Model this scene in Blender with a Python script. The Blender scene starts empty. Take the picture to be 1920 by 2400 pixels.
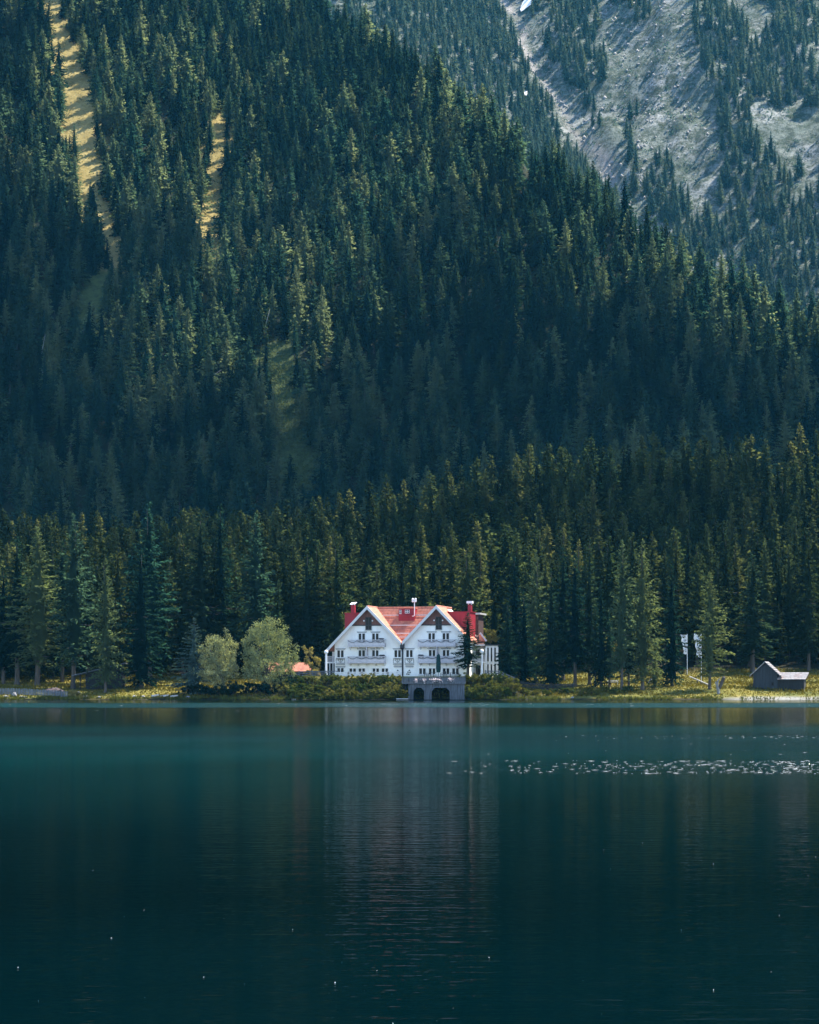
HAZE = 0.000022
import bpy, bmesh, math, random
import numpy as np
from mathutils import Vector, Matrix

sc = bpy.context.scene
COL = sc.collection
R = math.radians
F, HC, VH = 5600.0, 3.0, 1598.0          # focal length in photo pixels, eye height, horizon row


def at(u, v, Y):                          # point at depth Y seen at photo pixel (u, v)
    return Vector(((u - 960) / F * Y, Y, HC + (VH - v) / F * Y))


# ------------------------------------------------------------------ objects
def tag(o, label=None, cat=None, group=None, kind=None):
    if label: o['label'] = label
    if cat: o['category'] = cat
    if group: o['group'] = group
    if kind: o['kind'] = kind
    return o


def empty(name, loc, label, cat, group=None, rz=0.0):
    o = bpy.data.objects.new(name, None)
    o.empty_display_size = 0.3
    o.location = loc
    o.rotation_euler = (0, 0, rz)
    COL.objects.link(o)
    return tag(o, label, cat, group)


def link(name, me, parent=None):
    o = bpy.data.objects.new(name, me)
    COL.objects.link(o)
    if parent: o.parent = parent
    return o


def np_mesh(name, verts, quads=None, tris=None, mats=(), smooth=False, mat_idx=None):
    me = bpy.data.meshes.new(name)
    verts = np.asarray(verts, np.float32)
    nq = 0 if quads is None else len(quads)
    nt = 0 if tris is None else len(tris)
    idx = []
    if nq: idx.append(np.asarray(quads, np.int32).ravel())
    if nt: idx.append(np.asarray(tris, np.int32).ravel())
    idx = np.concatenate(idx)
    me.vertices.add(len(verts)); me.vertices.foreach_set('co', verts.ravel())
    me.loops.add(len(idx)); me.loops.foreach_set('vertex_index', idx)
    me.polygons.add(nq + nt)
    st = np.concatenate([np.arange(nq) * 4, nq * 4 + np.arange(nt) * 3]).astype(np.int32)
    me.polygons.foreach_set('loop_start', st)
    if mat_idx is not None: me.polygons.foreach_set('material_index', np.asarray(mat_idx, np.int32))
    if smooth: me.polygons.foreach_set('use_smooth', np.ones(nq + nt, bool))
    for m in mats: me.materials.append(m)
    me.update(calc_edges=True)
    me.validate()
    return me


class MB:
    """collects boxes, prisms, tubes into one mesh"""
    def __init__(s): s.v, s.f = [], []

    def add(s, vs, fs):
        b = len(s.v); s.v += [tuple(v) for v in vs]; s.f += [tuple(i + b for i in f) for f in fs]; return s

    def box(s, x0, x1, y0, y1, z0, z1):
        return s.add([(x0, y0, z0), (x1, y0, z0), (x1, y1, z0), (x0, y1, z0), (x0, y0, z1), (x1, y0, z1), (x1, y1, z1), (x0, y1, z1)],
                     [(0, 3, 2, 1), (4, 5, 6, 7), (0, 1, 5, 4), (1, 2, 6, 5), (2, 3, 7, 6), (3, 0, 4, 7)])

    def prism(s, pts, y0, y1):            # polygon in x,z extruded along y
        n = len(pts)
        vs = [(x, y0, z) for x, z in pts] + [(x, y1, z) for x, z in pts]
        return s.add(vs, [tuple(range(n)), tuple(range(2 * n - 1, n - 1, -1))] + [((i + 1) % n, i, i + n, (i + 1) % n + n) for i in range(n)])

    def bar(s, a, b, w, h=None):          # square bar from a to b
        a, b = Vector(a), Vector(b); d = (b - a).normalized(); h = h or w
        up = Vector((0, 0, 1)) if abs(d.z) < .95 else Vector((0, 1, 0))
        x = d.cross(up).normalized() * (w / 2); y = x.cross(d).normalized() * (h / 2)
        return s.add([a - x - y, a + x - y, a + x + y, a - x + y, b - x - y, b + x - y, b + x + y, b - x + y],
                     [(0, 3, 2, 1), (4, 5, 6, 7), (0, 1, 5, 4), (1, 2, 6, 5), (2, 3, 7, 6), (3, 0, 4, 7)])

    def tube(s, pts, rad, n=8):           # tapered tube through points
        pts = [Vector(p) for p in pts]; k = len(pts)
        if not hasattr(rad, '__len__'): rad = [rad] * k
        vs = []
        for i, p in enumerate(pts):
            d = (pts[min(i + 1, k - 1)] - pts[max(i - 1, 0)]).normalized()
            up = Vector((0, 0, 1)) if abs(d.z) < .9 else Vector((0, 1, 0))
            x = d.cross(up).normalized(); y = d.cross(x)
            vs += [p + (x * math.cos(6.28319 * j / n) + y * math.sin(6.28319 * j / n)) * rad[i] for j in range(n)]
        fs = [(i * n + j, i * n + (j + 1) % n, (i + 1) * n + (j + 1) % n, (i + 1) * n + j) for i in range(k - 1) for j in range(n)]
        return s.add(vs, fs + [tuple(range(n)), tuple(range(k * n - 1, k * n - n - 1, -1))])

    def ball(s, c, r, nu=10, nv=7, sq=(1, 1, 1)):
        c = Vector(c)
        vs = [c + Vector((0, 0, -r * sq[2]))]
        for i in range(1, nv):
            t = math.pi * i / nv
            vs += [c + Vector((math.sin(t) * math.cos(6.28319 * j / nu) * r * sq[0], math.sin(t) * math.sin(6.28319 * j / nu) * r * sq[1], -math.cos(t) * r * sq[2])) for j in range(nu)]
        vs.append(c + Vector((0, 0, r * sq[2])))
        fs = [(0, 1 + (j + 1) % nu, 1 + j) for j in range(nu)]
        for i in range(nv - 2):
            a = 1 + i * nu
            fs += [(a + j, a + (j + 1) % nu, a + nu + (j + 1) % nu, a + nu + j) for j in range(nu)]
        a = 1 + (nv - 2) * nu
        fs += [(a + j, a + (j + 1) % nu, len(vs) - 1) for j in range(nu)]
        return s.add(vs, fs)

    def mesh(s, name, mat, smooth=False):
        me = bpy.data.meshes.new(name)
        me.from_pydata(s.v, [], s.f)
        bm = bmesh.new(); bm.from_mesh(me); bmesh.ops.recalc_face_normals(bm, faces=bm.faces); bm.to_mesh(me); bm.free()
        me.materials.append(mat)
        if smooth:
            for p in me.polygons: p.use_smooth = True
        return me

    def build(s, name, mat, parent=None, smooth=False):
        return link(name, s.mesh(name, mat, smooth), parent)


# ------------------------------------------------------------------ materials
def nodes(name):
    m = bpy.data.materials.new(name); m.use_nodes = True
    nt = m.node_tree; nt.nodes.clear()
    out = nt.nodes.new('ShaderNodeOutputMaterial')
    return m, nt, out


def N(nt, typ, **kw):
    n = nt.nodes.new(typ)
    for k, v in kw.items():
        if k in n.inputs: n.inputs[k].default_value = v
        else: setattr(n, k, v)
    return n


def ramp(nt, fac, stops):
    r = nt.nodes.new('ShaderNodeValToRGB'); e = r.color_ramp.elements
    while len(e) < len(stops): e.new(0.5)
    for el, (p, c) in zip(e, stops): el.position = p; el.color = (*c, 1) if len(c) == 3 else c
    nt.links.new(fac, r.inputs[0]); return r.outputs[0]


def mixc(nt, fac, a, b, mode='MIX'):
    m = nt.nodes.new('ShaderNodeMix'); m.data_type = 'RGBA'; m.blend_type = mode
    for sock, val in ((m.inputs[0], fac), (m.inputs[6], a), (m.inputs[7], b)):
        if isinstance(val, bpy.types.NodeSocket): nt.links.new(val, sock)
        elif isinstance(val, (int, float)): sock.default_value = val
        else: sock.default_value = (*val, 1)
    return m.outputs[2]


def noise(nt, scale, detail=4, rough=.6, stretch=None, coord='Object'):
    tc = nt.nodes.new('ShaderNodeTexCoord'); src = tc.outputs[coord]
    if stretch:
        mp = nt.nodes.new('ShaderNodeMapping'); mp.inputs['Scale'].default_value = stretch
        nt.links.new(src, mp.inputs['Vector']); src = mp.outputs[0]
    n = N(nt, 'ShaderNodeTexNoise', Scale=scale, Detail=detail, Roughness=rough)
    nt.links.new(src, n.inputs['Vector']); return n.outputs['Fac']


def plain(name, col, rough=.7, amt=.25, scale=1.5, stretch=None, bump=0.0, spec=.3, metal=0.0, dirt=None):
    """one surface colour, broken up by grain and by blotches of dirt"""
    m, nt, out = nodes(name)
    b = N(nt, 'ShaderNodeBsdfPrincipled', Roughness=rough, Metallic=metal)
    b.inputs['Specular IOR Level'].default_value = spec
    n1 = noise(nt, scale, 6, .65, stretch)
    lo = tuple(c * (1 - amt) for c in col); hi = tuple(min(1, c * (1 + amt)) for c in col)
    c = ramp(nt, n1, [(.3, lo), (.7, hi)])
    if dirt:
        n2 = noise(nt, .6, 5, .7, (1, 1, .25))
        c = mixc(nt, ramp(nt, n2, [(.5, (0, 0, 0)), (.75, (dirt[1],) * 3)]), c, dirt[0])
    nt.links.new(c, b.inputs['Base Color'])
    if bump:
        bp = N(nt, 'ShaderNodeBump', Strength=bump, Distance=.05)
        nt.links.new(n1, bp.inputs['Height']); nt.links.new(bp.outputs[0], b.inputs['Normal'])
    nt.links.new(b.outputs[0], out.inputs[0]); return m


def needles(name, dark, mid, lit, transl=.35, blotch=.35, tint=(1.25, 1.15, .55)):
    """foliage: each tree its own tone, clumps within it, some light through the leaves"""
    m, nt, out = nodes(name)
    oi = nt.nodes.new('ShaderNodeObjectInfo')
    c = ramp(nt, oi.outputs['Random'], [(0, dark), (.5, mid), (1, lit)])
    n = noise(nt, blotch, 3, .6)
    c = mixc(nt, 1.0, c, ramp(nt, n, [(.3, (.55, .58, .64)), (.7, (1.4, 1.36, 1.2))]), 'MULTIPLY')
    d = N(nt, 'ShaderNodeBsdfDiffuse', Roughness=1.0); t = N(nt, 'ShaderNodeBsdfTranslucent')
    nt.links.new(c, d.inputs[0])
    c2 = mixc(nt, 1.0, c, tint, 'MULTIPLY'); nt.links.new(c2, t.inputs[0])
    mx = N(nt, 'ShaderNodeMixShader'); mx.inputs[0].default_value = transl
    nt.links.new(d.outputs[0], mx.inputs[1]); nt.links.new(t.outputs[0], mx.inputs[2])
    nt.links.new(mx.outputs[0], out.inputs[0]); return m


M = {}
M['spruce'] = needles('spruce_needles', (.005, .018, .021), (.009, .025, .024), (.020, .036, .025), .45, tint=(2.3, 2.1, 1.2))
M['larch'] = needles('larch_needles', (.010, .032, .032), (.032, .056, .042), (.092, .112, .070), .5, tint=(2.6, 2.55, 1.65))
M['larchlit'] = needles('lit_larch_needles', (.050, .078, .050), (.062, .088, .050), (.074, .098, .050), .45, tint=(2.1, 1.9, 1.1))  # larch tone lifted so the shore trees look sunlit
M['willow'] = needles('willow_leaves', (.185, .225, .125), (.215, .25, .14), (.25, .275, .16), .35, .8)
M['oldspruce'] = needles('olive_spruce_needles', (.009, .018, .013), (.015, .027, .016), (.030, .042, .021), .45, tint=(2.6, 2.2, 1.15))
M['oldlarch'] = needles('olive_larch_needles', (.014, .028, .017), (.032, .048, .026), (.070, .080, .038), .5, tint=(2.5, 2.2, 1.25))
M['hazedpine'] = needles('hazed_needles', (.035, .062, .060), (.048, .078, .068), (.075, .098, .070), .4, tint=(1.8, 1.8, 1.4))  # pale blue-green puts distance haze into the needle colour
M['shrub'] = needles('shrub_leaves', (.045, .075, .025), (.085, .10, .03), (.13, .125, .035), .35, .8)
M['gold'] = needles('golden_leaves', (.20, .19, .07), (.24, .22, .09), (.28, .24, .10), .4, .9)
M['blue'] = needles('blue_needles', (.05, .085, .085), (.06, .10, .10), (.07, .11, .11), .3, .8)
M['bark'] = plain('bark', (.075, .062, .05), .9, .4, 3, (1, 1, .2))
M['palebark'] = plain('pale_bark', (.20, .19, .175), .9, .35, 3, (1, 1, .2))
M['deadwood'] = plain('bleached_wood', (.42, .40, .37), .85, .3, 2, (.3, 1, 1))

# ------------------------------------------------------------------ light, air and eye
SUN_EL, SUN_AZ = 58.0, 56.0               # azimuth from +Y (view direction) towards +X
sv = Vector((math.sin(R(SUN_AZ)) * math.cos(R(SUN_EL)), math.cos(R(SUN_AZ)) * math.cos(R(SUN_EL)), math.sin(R(SUN_EL))))
w = bpy.data.worlds.new('World'); sc.world = w; w.use_nodes = True
wn = w.node_tree; wn.nodes.clear()
sky = wn.nodes.new('ShaderNodeTexSky'); sky.sky_type = 'NISHITA'; sky.sun_disc = False
sky.sun_elevation = R(SUN_EL); sky.sun_rotation = R(SUN_AZ); sky.altitude = 1600; sky.air_density = 1.0; sky.dust_density = .6; sky.ozone_density = 2.0
bg = wn.nodes.new('ShaderNodeBackground'); bg.inputs[1].default_value = .13
wo = wn.nodes.new('ShaderNodeOutputWorld')
wn.links.new(sky.outputs[0], bg.inputs[0]); wn.links.new(bg.outputs[0], wo.inputs[0])
sl = bpy.data.lights.new('sun', 'SUN'); sl.energy = 4.0; sl.angle = R(.5); sl.color = (1, .93, .80)
so = bpy.data.objects.new('sun', sl); COL.objects.link(so); so.rotation_euler = (-sv).to_track_quat('-Z', 'Y').to_euler()

cam = bpy.data.cameras.new('camera'); co = bpy.data.objects.new('camera', cam); COL.objects.link(co)
co.location = (0, 0, HC); co.rotation_euler = (R(90), 0, 0)
cam.sensor_fit = 'HORIZONTAL'; cam.sensor_width = 36; cam.lens = 36 * F / 1920; cam.shift_y = (VH - 1200) / 1920
cam.clip_start = .5; cam.clip_end = 12000
sc.camera = co
sc.view_settings.view_transform = 'Standard'; sc.view_settings.look = 'None'; sc.view_settings.gamma = 1
sc.view_settings.exposure = 1.92
cy = sc.cycles
cy.use_denoising = True
cy.max_bounces = 6; cy.diffuse_bounces = 3; cy.glossy_bounces = 3; cy.transmission_bounces = 3; cy.volume_bounces = 1; cy.transparent_max_bounces = 4
cy.sample_clamp_indirect = 6


# ------------------------------------------------------------------ terrain
def sstep(a, b, x): t = np.clip((x - a) / (b - a), 0, 1); return t * t * (3 - 2 * t)


_rg = np.random.default_rng(5)
_P = _rg.random((64, 64)).astype(np.float64)


def vnoise(x, y):                         # smooth lattice noise, 0..1
    xi, yi = np.floor(x).astype(int), np.floor(y).astype(int); fx, fy = x - xi, y - yi
    fx, fy = fx * fx * (3 - 2 * fx), fy * fy * (3 - 2 * fy)
    g = lambda i, j: _P[i % 64, j % 64]
    return (g(xi, yi) * (1 - fx) + g(xi + 1, yi) * fx) * (1 - fy) + (g(xi, yi + 1) * (1 - fx) + g(xi + 1, yi + 1) * fx) * fy


def fbm(x, y, o=4):
    s, a = 0, .5
    for k in range(o): s = s + a * vnoise(x * 2 ** k + 17 * k, y * 2 ** k + 31 * k); a *= .5
    return s


GUX = [1400, 1600, 1720, 1970, 2300, 3000]; GUY = [230, 172, 147, 97, 60, 10]


def shore(X): return 400 + 1.3 * np.sin(X * .11 + 1) + .9 * np.sin(X * .31) - .6 * sstep(20, 60, X)


def zt(X, Y, crest='ridge'):
    if crest == 'ridge': crest = (CRX, CRY)
    X, Y = np.asarray(X, float), np.asarray(Y, float)
    d = Y - shore(X)
    z = np.interp(d, [-60, -20, -2, 0, 2, 10, 40, 120, 200, 320, 600], [-9, -4, -.5, -.05, .45, 1.7, 4.4, 13, 23, 27, 30])
    mk = sstep(-24, -18, X) * (1 - sstep(15, 21, X))            # raised bank that carries the hotel
    terr = np.interp(d, [0, 1.5, 6.5, 40, 90], [0, .4, 3.93, 3.95, 8])
    z = np.where(d < 90, z * (1 - mk) + np.maximum(z, terr) * mk, z)
    z = z + sstep(-50, 60, X) * sstep(425, 600, Y) * 20
    z = z + (fbm(X / 30, Y / 30) - .5) * 5 * sstep(430, 520, Y)
    rel = (fbm(X / 70, Y / 160) - .5) * 26 * sstep(740, 850, Y)
    if crest is None: return z + .75 * np.maximum(0, Y - 720) + rel
    yc = np.interp(X, *crest)
    yy = np.minimum(Y, yc)
    face = .75 * np.maximum(0, yy - 720) - .62 * np.clip(Y - yc, 0, 250)
    near = z + (face + rel)
    far = 112 + .62 * np.maximum(0, Y - 1300) + np.minimum(70, .42 * np.abs(X - np.interp(Y, GUX, GUY))) - 12
    far = far + (fbm(X / 110, Y / 220) - .5) * 70 + (fbm(X / 25, Y / 40) - .5) * 16 + (fbm(X / 9, Y / 13) - .5) * 7
    t = sstep(0, 260, Y - yc - 90)
    return np.where(Y < 600, z, near * (1 - t) + far * t * 1.0)


# the ridge: how far back the slope runs before it breaks off towards the side valley
SKYLINE = [(700, -70), (820, 8), (1000, 92), (1060, 150), (1200, 262), (1340, 345), (1480, 445), (1600, 532), (1750, 615), (1920, 690), (2100, 780)]
CRX, CRY = [], []
for u_, v_ in SKYLINE:
    Y_ = np.arange(740.0, 1500, 1); X_ = (u_ - 960) / F * Y_
    g_ = HC + (VH - v_) / F * Y_ - 17.5 - zt(X_, Y_, None)
    k_ = int(np.argmax(g_ < 0)); CRX.append(float(X_[k_])); CRY.append(float(Y_[k_]))
CRX = [-900, -400, CRX[0] - 120] + CRX + [CRX[-1] + 150]; CRY = [1750, 1560, CRY[0] + 130] + CRY + [CRY[-1] - 100]


def ray_hit(u, v, y0=400, y1=3000):       # where the photo's pixel meets the terrain
    Y = np.arange(y0, y1, 1.0); X = (u - 960) / F * Y
    s = HC + (VH - v) / F * Y - zt(X, Y)
    k = np.where(s < 0)[0]
    return (X[k[0]], Y[k[0]]) if len(k) else None


us = np.linspace(-.36, .36, 361)
rows = np.concatenate([np.linspace(384, 450, 67)[:-1], np.linspace(450, 600, 61)])
rows2 = np.linspace(600, 1300, 176)
rows3 = np.linspace(1300, 2700, 300)


def sheet(name, rows, mat):
    U, Y = np.meshgrid(us, rows); X = U * Y
    V = np.stack([X, Y, zt(X, Y)], -1).reshape(-1, 3)
    a, b = len(rows), len(us)
    i = (np.arange(a - 1)[:, None] * b + np.arange(b - 1)[None]).ravel()
    o = link(name, np_mesh(name, V, quads=np.stack([i, i + 1, i + b + 1, i + b], 1), mats=[mat], smooth=True))
    return tag(o, kind='structure')


def ground_mat(name, kind):
    m, nt, out = nodes(name)
    b = N(nt, 'ShaderNodeBsdfPrincipled', Roughness=.95); b.inputs['Specular IOR Level'].default_value = .1
    if kind == 'near':
        at_ = N(nt, 'ShaderNodeAttribute', attribute_name='cover')
        sep = nt.nodes.new('ShaderNodeSeparateColor'); nt.links.new(at_.outputs['Color'], sep.inputs[0])
        grass = ramp(nt, noise(nt, .35, 6, .7), [(.3, (.085, .085, .022)), (.5, (.17, .15, .034)), (.72, (.26, .19, .04))])
        grass = mixc(nt, ramp(nt, noise(nt, .09, 4, .6), [(.45, (0, 0, 0)), (.6, (.7,) * 3)]), grass, (.075, .09, .022))
        floor = ramp(nt, noise(nt, .8, 6, .7), [(.3, (.011, .012, .007)), (.7, (.027, .025, .013))])
        grav = ramp(nt, noise(nt, 3, 5, .8), [(.3, (.12, .12, .11)), (.7, (.32, .31, .28))])
        c = mixc(nt, sep.outputs[0], floor, grass); c = mixc(nt, sep.outputs[1], c, grav)
        hb, hd = noise(nt, 3.5, 5, .7), .25
    elif kind == 'hill':
        c = ramp(nt, noise(nt, .12, 6, .7), [(.3, (.19, .145, .045)), (.5, (.27, .21, .075)), (.7, (.35, .285, .12))])
        c = mixc(nt, ramp(nt, noise(nt, .9, 5, .75, (1, 1, 2)), [(.5, (0, 0, 0)), (.68, (1, 1, 1))]), c, (.12, .095, .035))
        geo = nt.nodes.new('ShaderNodeNewGeometry'); sp = nt.nodes.new('ShaderNodeSeparateXYZ'); nt.links.new(geo.outputs['Position'], sp.inputs[0])
        mr = N(nt, 'ShaderNodeMapRange'); mr.inputs[1].default_value = 70; mr.inputs[2].default_value = 150
        nt.links.new(sp.outputs['Z'], mr.inputs[0])
        low = ramp(nt, noise(nt, .35, 6, .7), [(.35, (.06, .07, .025)), (.65, (.13, .125, .035))])
        c = mixc(nt, mr.outputs[0], low, c)
        at_ = N(nt, 'ShaderNodeAttribute', attribute_name='cover'); sep = nt.nodes.new('ShaderNodeSeparateColor'); nt.links.new(at_.outputs['Color'], sep.inputs[0])
        fl_ = ramp(nt, noise(nt, .5, 6, .7), [(.3, (.012, .018, .012)), (.7, (.035, .040, .022))])
        c = mixc(nt, sep.outputs[0], fl_, c); c = mixc(nt, sep.outputs[1], c, ramp(nt, noise(nt, .5, 5, .7), [(.3, (.025, .04, .016)), (.7, (.085, .105, .035))]))
        hb, hd = noise(nt, 1.2, 5, .7), .5
    else:
        c = ramp(nt, noise(nt, .02, 8, .7), [(.32, (.12, .15, .12)), (.5, (.20, .22, .195)), (.68, (.42, .42, .41))])  # ground tones paled to add to the distance haze
        sp_ = ramp(nt, noise(nt, .11, 6, .8, (1, .6, 1)), [(.42, (1, 1, 1)), (.56, (0, 0, 0))])
        c = mixc(nt, sp_, c, (.05, .068, .042))
        c = mixc(nt, ramp(nt, noise(nt, .32, 5, .8, (1, .5, 1.6)), [(.5, (0, 0, 0)), (.6, (.85,) * 3)]), c, (.05, .06, .045))
        at_ = N(nt, 'ShaderNodeAttribute', attribute_name='cover'); sep = nt.nodes.new('ShaderNodeSeparateColor'); nt.links.new(at_.outputs['Color'], sep.inputs[0])
        c = mixc(nt, sep.outputs[0], c, (.40, .36, .345))
        hb, hd = noise(nt, .09, 8, .8), 9.0
    bp = N(nt, 'ShaderNodeBump', Strength=.8, Distance=hd); nt.links.new(hb, bp.inputs['Height'])
    nt.links.new(c, b.inputs['Base Color']); nt.links.new(bp.outputs[0], b.inputs['Normal'])
    nt.links.new(b.outputs[0], out.inputs[0]); return m


ground = sheet('ground', rows, ground_mat('lakeshore_ground', 'near'))
me = ground.data
P = np.zeros(len(me.vertices) * 3, np.float32); me.vertices.foreach_get('co', P); P = P.reshape(-1, 3)
dsh = P[:, 1] - shore(P[:, 0])
grass_w = (1 - .9 * sstep(-45, -38, P[:, 0]) * (1 - sstep(18, 28, P[:, 0])) * (1 - sstep(5, 7, dsh))) * (1 - sstep(34, 46, dsh + 8 * (vnoise(P[:, 0] / 9, P[:, 1] / 9) - .5))) * sstep(.7, 1.5, dsh)
_hot = sstep(-45, -38, P[:, 0]) * (1 - sstep(22, 28, P[:, 0]))
grav_w = (1 - _hot) * (1 - sstep(1.2, 4.2, dsh + 2.5 * (vnoise(P[:, 0] / 4, P[:, 1] / 2) - .5))) * np.clip(.0 + 1.0 * sstep(50, 57, P[:, 0]), 0, 1)
ca = me.color_attributes.new('cover', 'FLOAT_COLOR', 'POINT')
ca.data.foreach_set('color', np.stack([grass_w, grav_w, 0 * grav_w, 1 + 0 * grav_w], 1).astype(np.float32).ravel())
hill_o = sheet('hillside', rows2, ground_mat('hill_grass', 'hill'))
mount_o = sheet('mountain', rows3, ground_mat('scree_and_turf', 'far'))
me = mount_o.data
P = np.zeros(len(me.vertices) * 3, np.float32); me.vertices.foreach_get('co', P); P = P.reshape(-1, 3)
gd = P[:, 0] - np.interp(P[:, 1], GUX, [230, 172, 147, 97, 60, 10]); gd = gd + 16 * (vnoise(P[:, 0] / 60 + 3, P[:, 1] / 34) - .5)
gw_ = .9 * np.exp(-(gd / 3.6) ** 2) * np.clip(.25 + 1.5 * vnoise(P[:, 0] / 30 + 5, P[:, 1] / 45), 0, 1)
ca = me.color_attributes.new('cover', 'FLOAT_COLOR', 'POINT')
ca.data.foreach_set('color', np.stack([gw_, 0 * gw_, 0 * gw_, 1 + 0 * gw_], 1).astype(np.float32).ravel())
bed = MB().box(-5000, 5000, -4000, 6000, -14, -12).build('lake_bed', plain('lake_mud', (.05, .05, .04))); tag(bed, kind='structure')


# ------------------------------------------------------------------ lake
def water_mat():
    m, nt, out = nodes('lake_water')
    tc = nt.nodes.new('ShaderNodeTexCoord')

    def nz(sx, sy, det, off=0):
        mp = nt.nodes.new('ShaderNodeMapping'); mp.inputs['Scale'].default_value = (sx, sy, 1); mp.inputs['Location'].default_value = (off, off * 1.7, 0)
        nt.links.new(tc.outputs['Object'], mp.inputs['Vector'])
        n = N(nt, 'ShaderNodeTexNoise', Scale=1.0, Detail=det, Roughness=.55); nt.links.new(mp.outputs[0], n.inputs['Vector']); return n.outputs['Fac']

    def math_(op, a, b):
        n = nt.nodes.new('ShaderNodeMath'); n.operation = op
        for s_, v_ in zip(n.inputs, (a, b)):
            if isinstance(v_, (int, float)): s_.default_value = v_
            else: nt.links.new(v_, s_)
        return n.outputs[0]
    sp = nt.nodes.new('ShaderNodeSeparateXYZ'); nt.links.new(tc.outputs['Object'], sp.inputs[0])
    # where the breeze roughens the surface: long cat's-paws across the lake
    wob = math_('MULTIPLY', math_('SUBTRACT', nz(.012, .004, 2, 3), .5), 22.0)
    yy = math_('ADD', sp.outputs['Y'], wob)
    gust = ramp(nt, math_('DIVIDE', yy, 450.0), [(0, (.05,) * 3), (.10, (.08,) * 3), (.17, (.3,) * 3), (.27, (.55,) * 3), (.34, (.35,) * 3), (.40, (.11,) * 3), (.6, (.11,) * 3), (.64, (.6,) * 3), (.73, (.6,) * 3), (.77, (.06,) * 3)])
    nt_g = math_('MULTIPLY', gust, math_('ADD', math_('MULTIPLY', nz(.03, .05, 3, 9), .9), .5))
    h = math_('ADD', math_('MULTIPLY', nz(.22, 1.5, 3), .016), math_('MULTIPLY', nz(.5, 4.2, 2, 5), .008))
    h = math_('MULTIPLY', h, ramp(nt, math_('DIVIDE', sp.outputs['Y'], 450.0), [(.04, (.45,) * 3), (.14, (.55,) * 3), (.25, (1,) * 3)]))
    h = math_('MULTIPLY', h, ramp(nt, nz(.035, .09, 3, 31), [(.35, (.35,) * 3), (.65, (1.6,) * 3)]))
    h2 = math_('MULTIPLY', nz(1.2, 3.0, 3, 7), math_('MULTIPLY', nt_g, .20))
    # a line of short steep wavelets far out to the right
    gl = math_('MULTIPLY', ramp(nt, math_('DIVIDE', sp.outputs['Y'], 450.0), [(.172, (0, 0, 0)), (.182, (1, 1, 1)), (.194, (1, 1, 1)), (.205, (0, 0, 0)), (.33, (0, 0, 0)), (.345, (.5,) * 3), (.36, (0, 0, 0))]),
               ramp(nt, math_('DIVIDE', sp.outputs['X'], 30.0), [(0, (.0,) * 3), (.25, (.8,) * 3), (1, (1,) * 3)]))
    h3 = math_('MULTIPLY', math_('MAXIMUM', math_('SUBTRACT', nz(1.1, 2.2, 1, 11), .60), 0.0), math_('MULTIPLY', gl, .9))
    hh = math_('ADD', math_('ADD', h, h2), h3)
    bp = N(nt, 'ShaderNodeBump', Strength=1.0, Distance=1.0); nt.links.new(hh, bp.inputs['Height'])
    # body colour painted in bands by distance: dark near, teal along the breeze bands
    body = ramp(nt, math_('DIVIDE', yy, 450.0), [(0, (.0001, .0036, .0047)), (.10, (.0001, .0046, .0058)), (.16, (.0002, .009, .0100)), (.25, (.0002, .0125, .0125)), (.33, (.0002, .0115, .0115)), (.42, (.0002, .008, .009)), (.61, (.0002, .009, .010)), (.645, (.0004, .024, .0235)), (.73, (.0004, .022, .022)), (.78, (.0003, .010, .011))])
    body = mixc(nt, 1.0, body, ramp(nt, nz(.02, .03, 4, 21), [(.3, (.6,) * 3), (.7, (1.35,) * 3)]), 'MULTIPLY')
    fr = N(nt, 'ShaderNodeFresnel', IOR=1.33); nt.links.new(bp.outputs[0], fr.inputs['Normal'])
    fac = math_('MULTIPLY', fr.outputs[0], math_('SUBTRACT', ramp(nt, math_('DIVIDE', yy, 450.0), [(.045, (.44,) * 3), (.12, (.52,) * 3), (.3, (.74,) * 3), (.42, (.99,) * 3)]), math_('MULTIPLY', nt_g, .6)))
    d = N(nt, 'ShaderNodeBsdfDiffuse'); nt.links.new(body, d.inputs[0])
    gs = N(nt, 'ShaderNodeBsdfGlossy'); nt.links.new(bp.outputs[0], gs.inputs['Normal'])
    rg = math_('ADD', math_('MULTIPLY', nt_g, .16), .03); nt.links.new(rg, gs.inputs['Roughness'])
    mx = N(nt, 'ShaderNodeMixShader'); nt.links.new(fac, mx.inputs[0]); nt.links.new(d.outputs[0], mx.inputs[1]); nt.links.new(gs.outputs[0], mx.inputs[2])
    nt.links.new(mx.outputs[0], out.inputs[0]); return m


wat = link('lake_water', np_mesh('lake_water', [(-2500, -1500, 0), (2500, -1500, 0), (2500, 412, 0), (-2500, 412, 0)], quads=[(0, 1, 2, 3)], mats=[water_mat()]))
tag(wat, kind='structure')
# ------------------------------------------------------------------ trees
def kites(p, d, l, wd, rng, flat=.6):
    """leaf sprays: a kite-shaped face at each p, along d"""
    n = len(p)
    d = d / np.linalg.norm(d, axis=1, keepdims=True)
    up = rng.normal(0, 1, (n, 3)); up[:, 2] += flat * 3
    w_ = np.cross(d, up); w_ /= np.linalg.norm(w_, axis=1, keepdims=True) + 1e-9
    l, wd = l[:, None], wd[:, None]
    V = np.stack([p, p + d * l * .55 + w_ * wd, p + d * l, p + d * l * .55 - w_ * wd], 1).reshape(-1, 3)
    return V, np.arange(n * 4).reshape(-1, 4)


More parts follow.
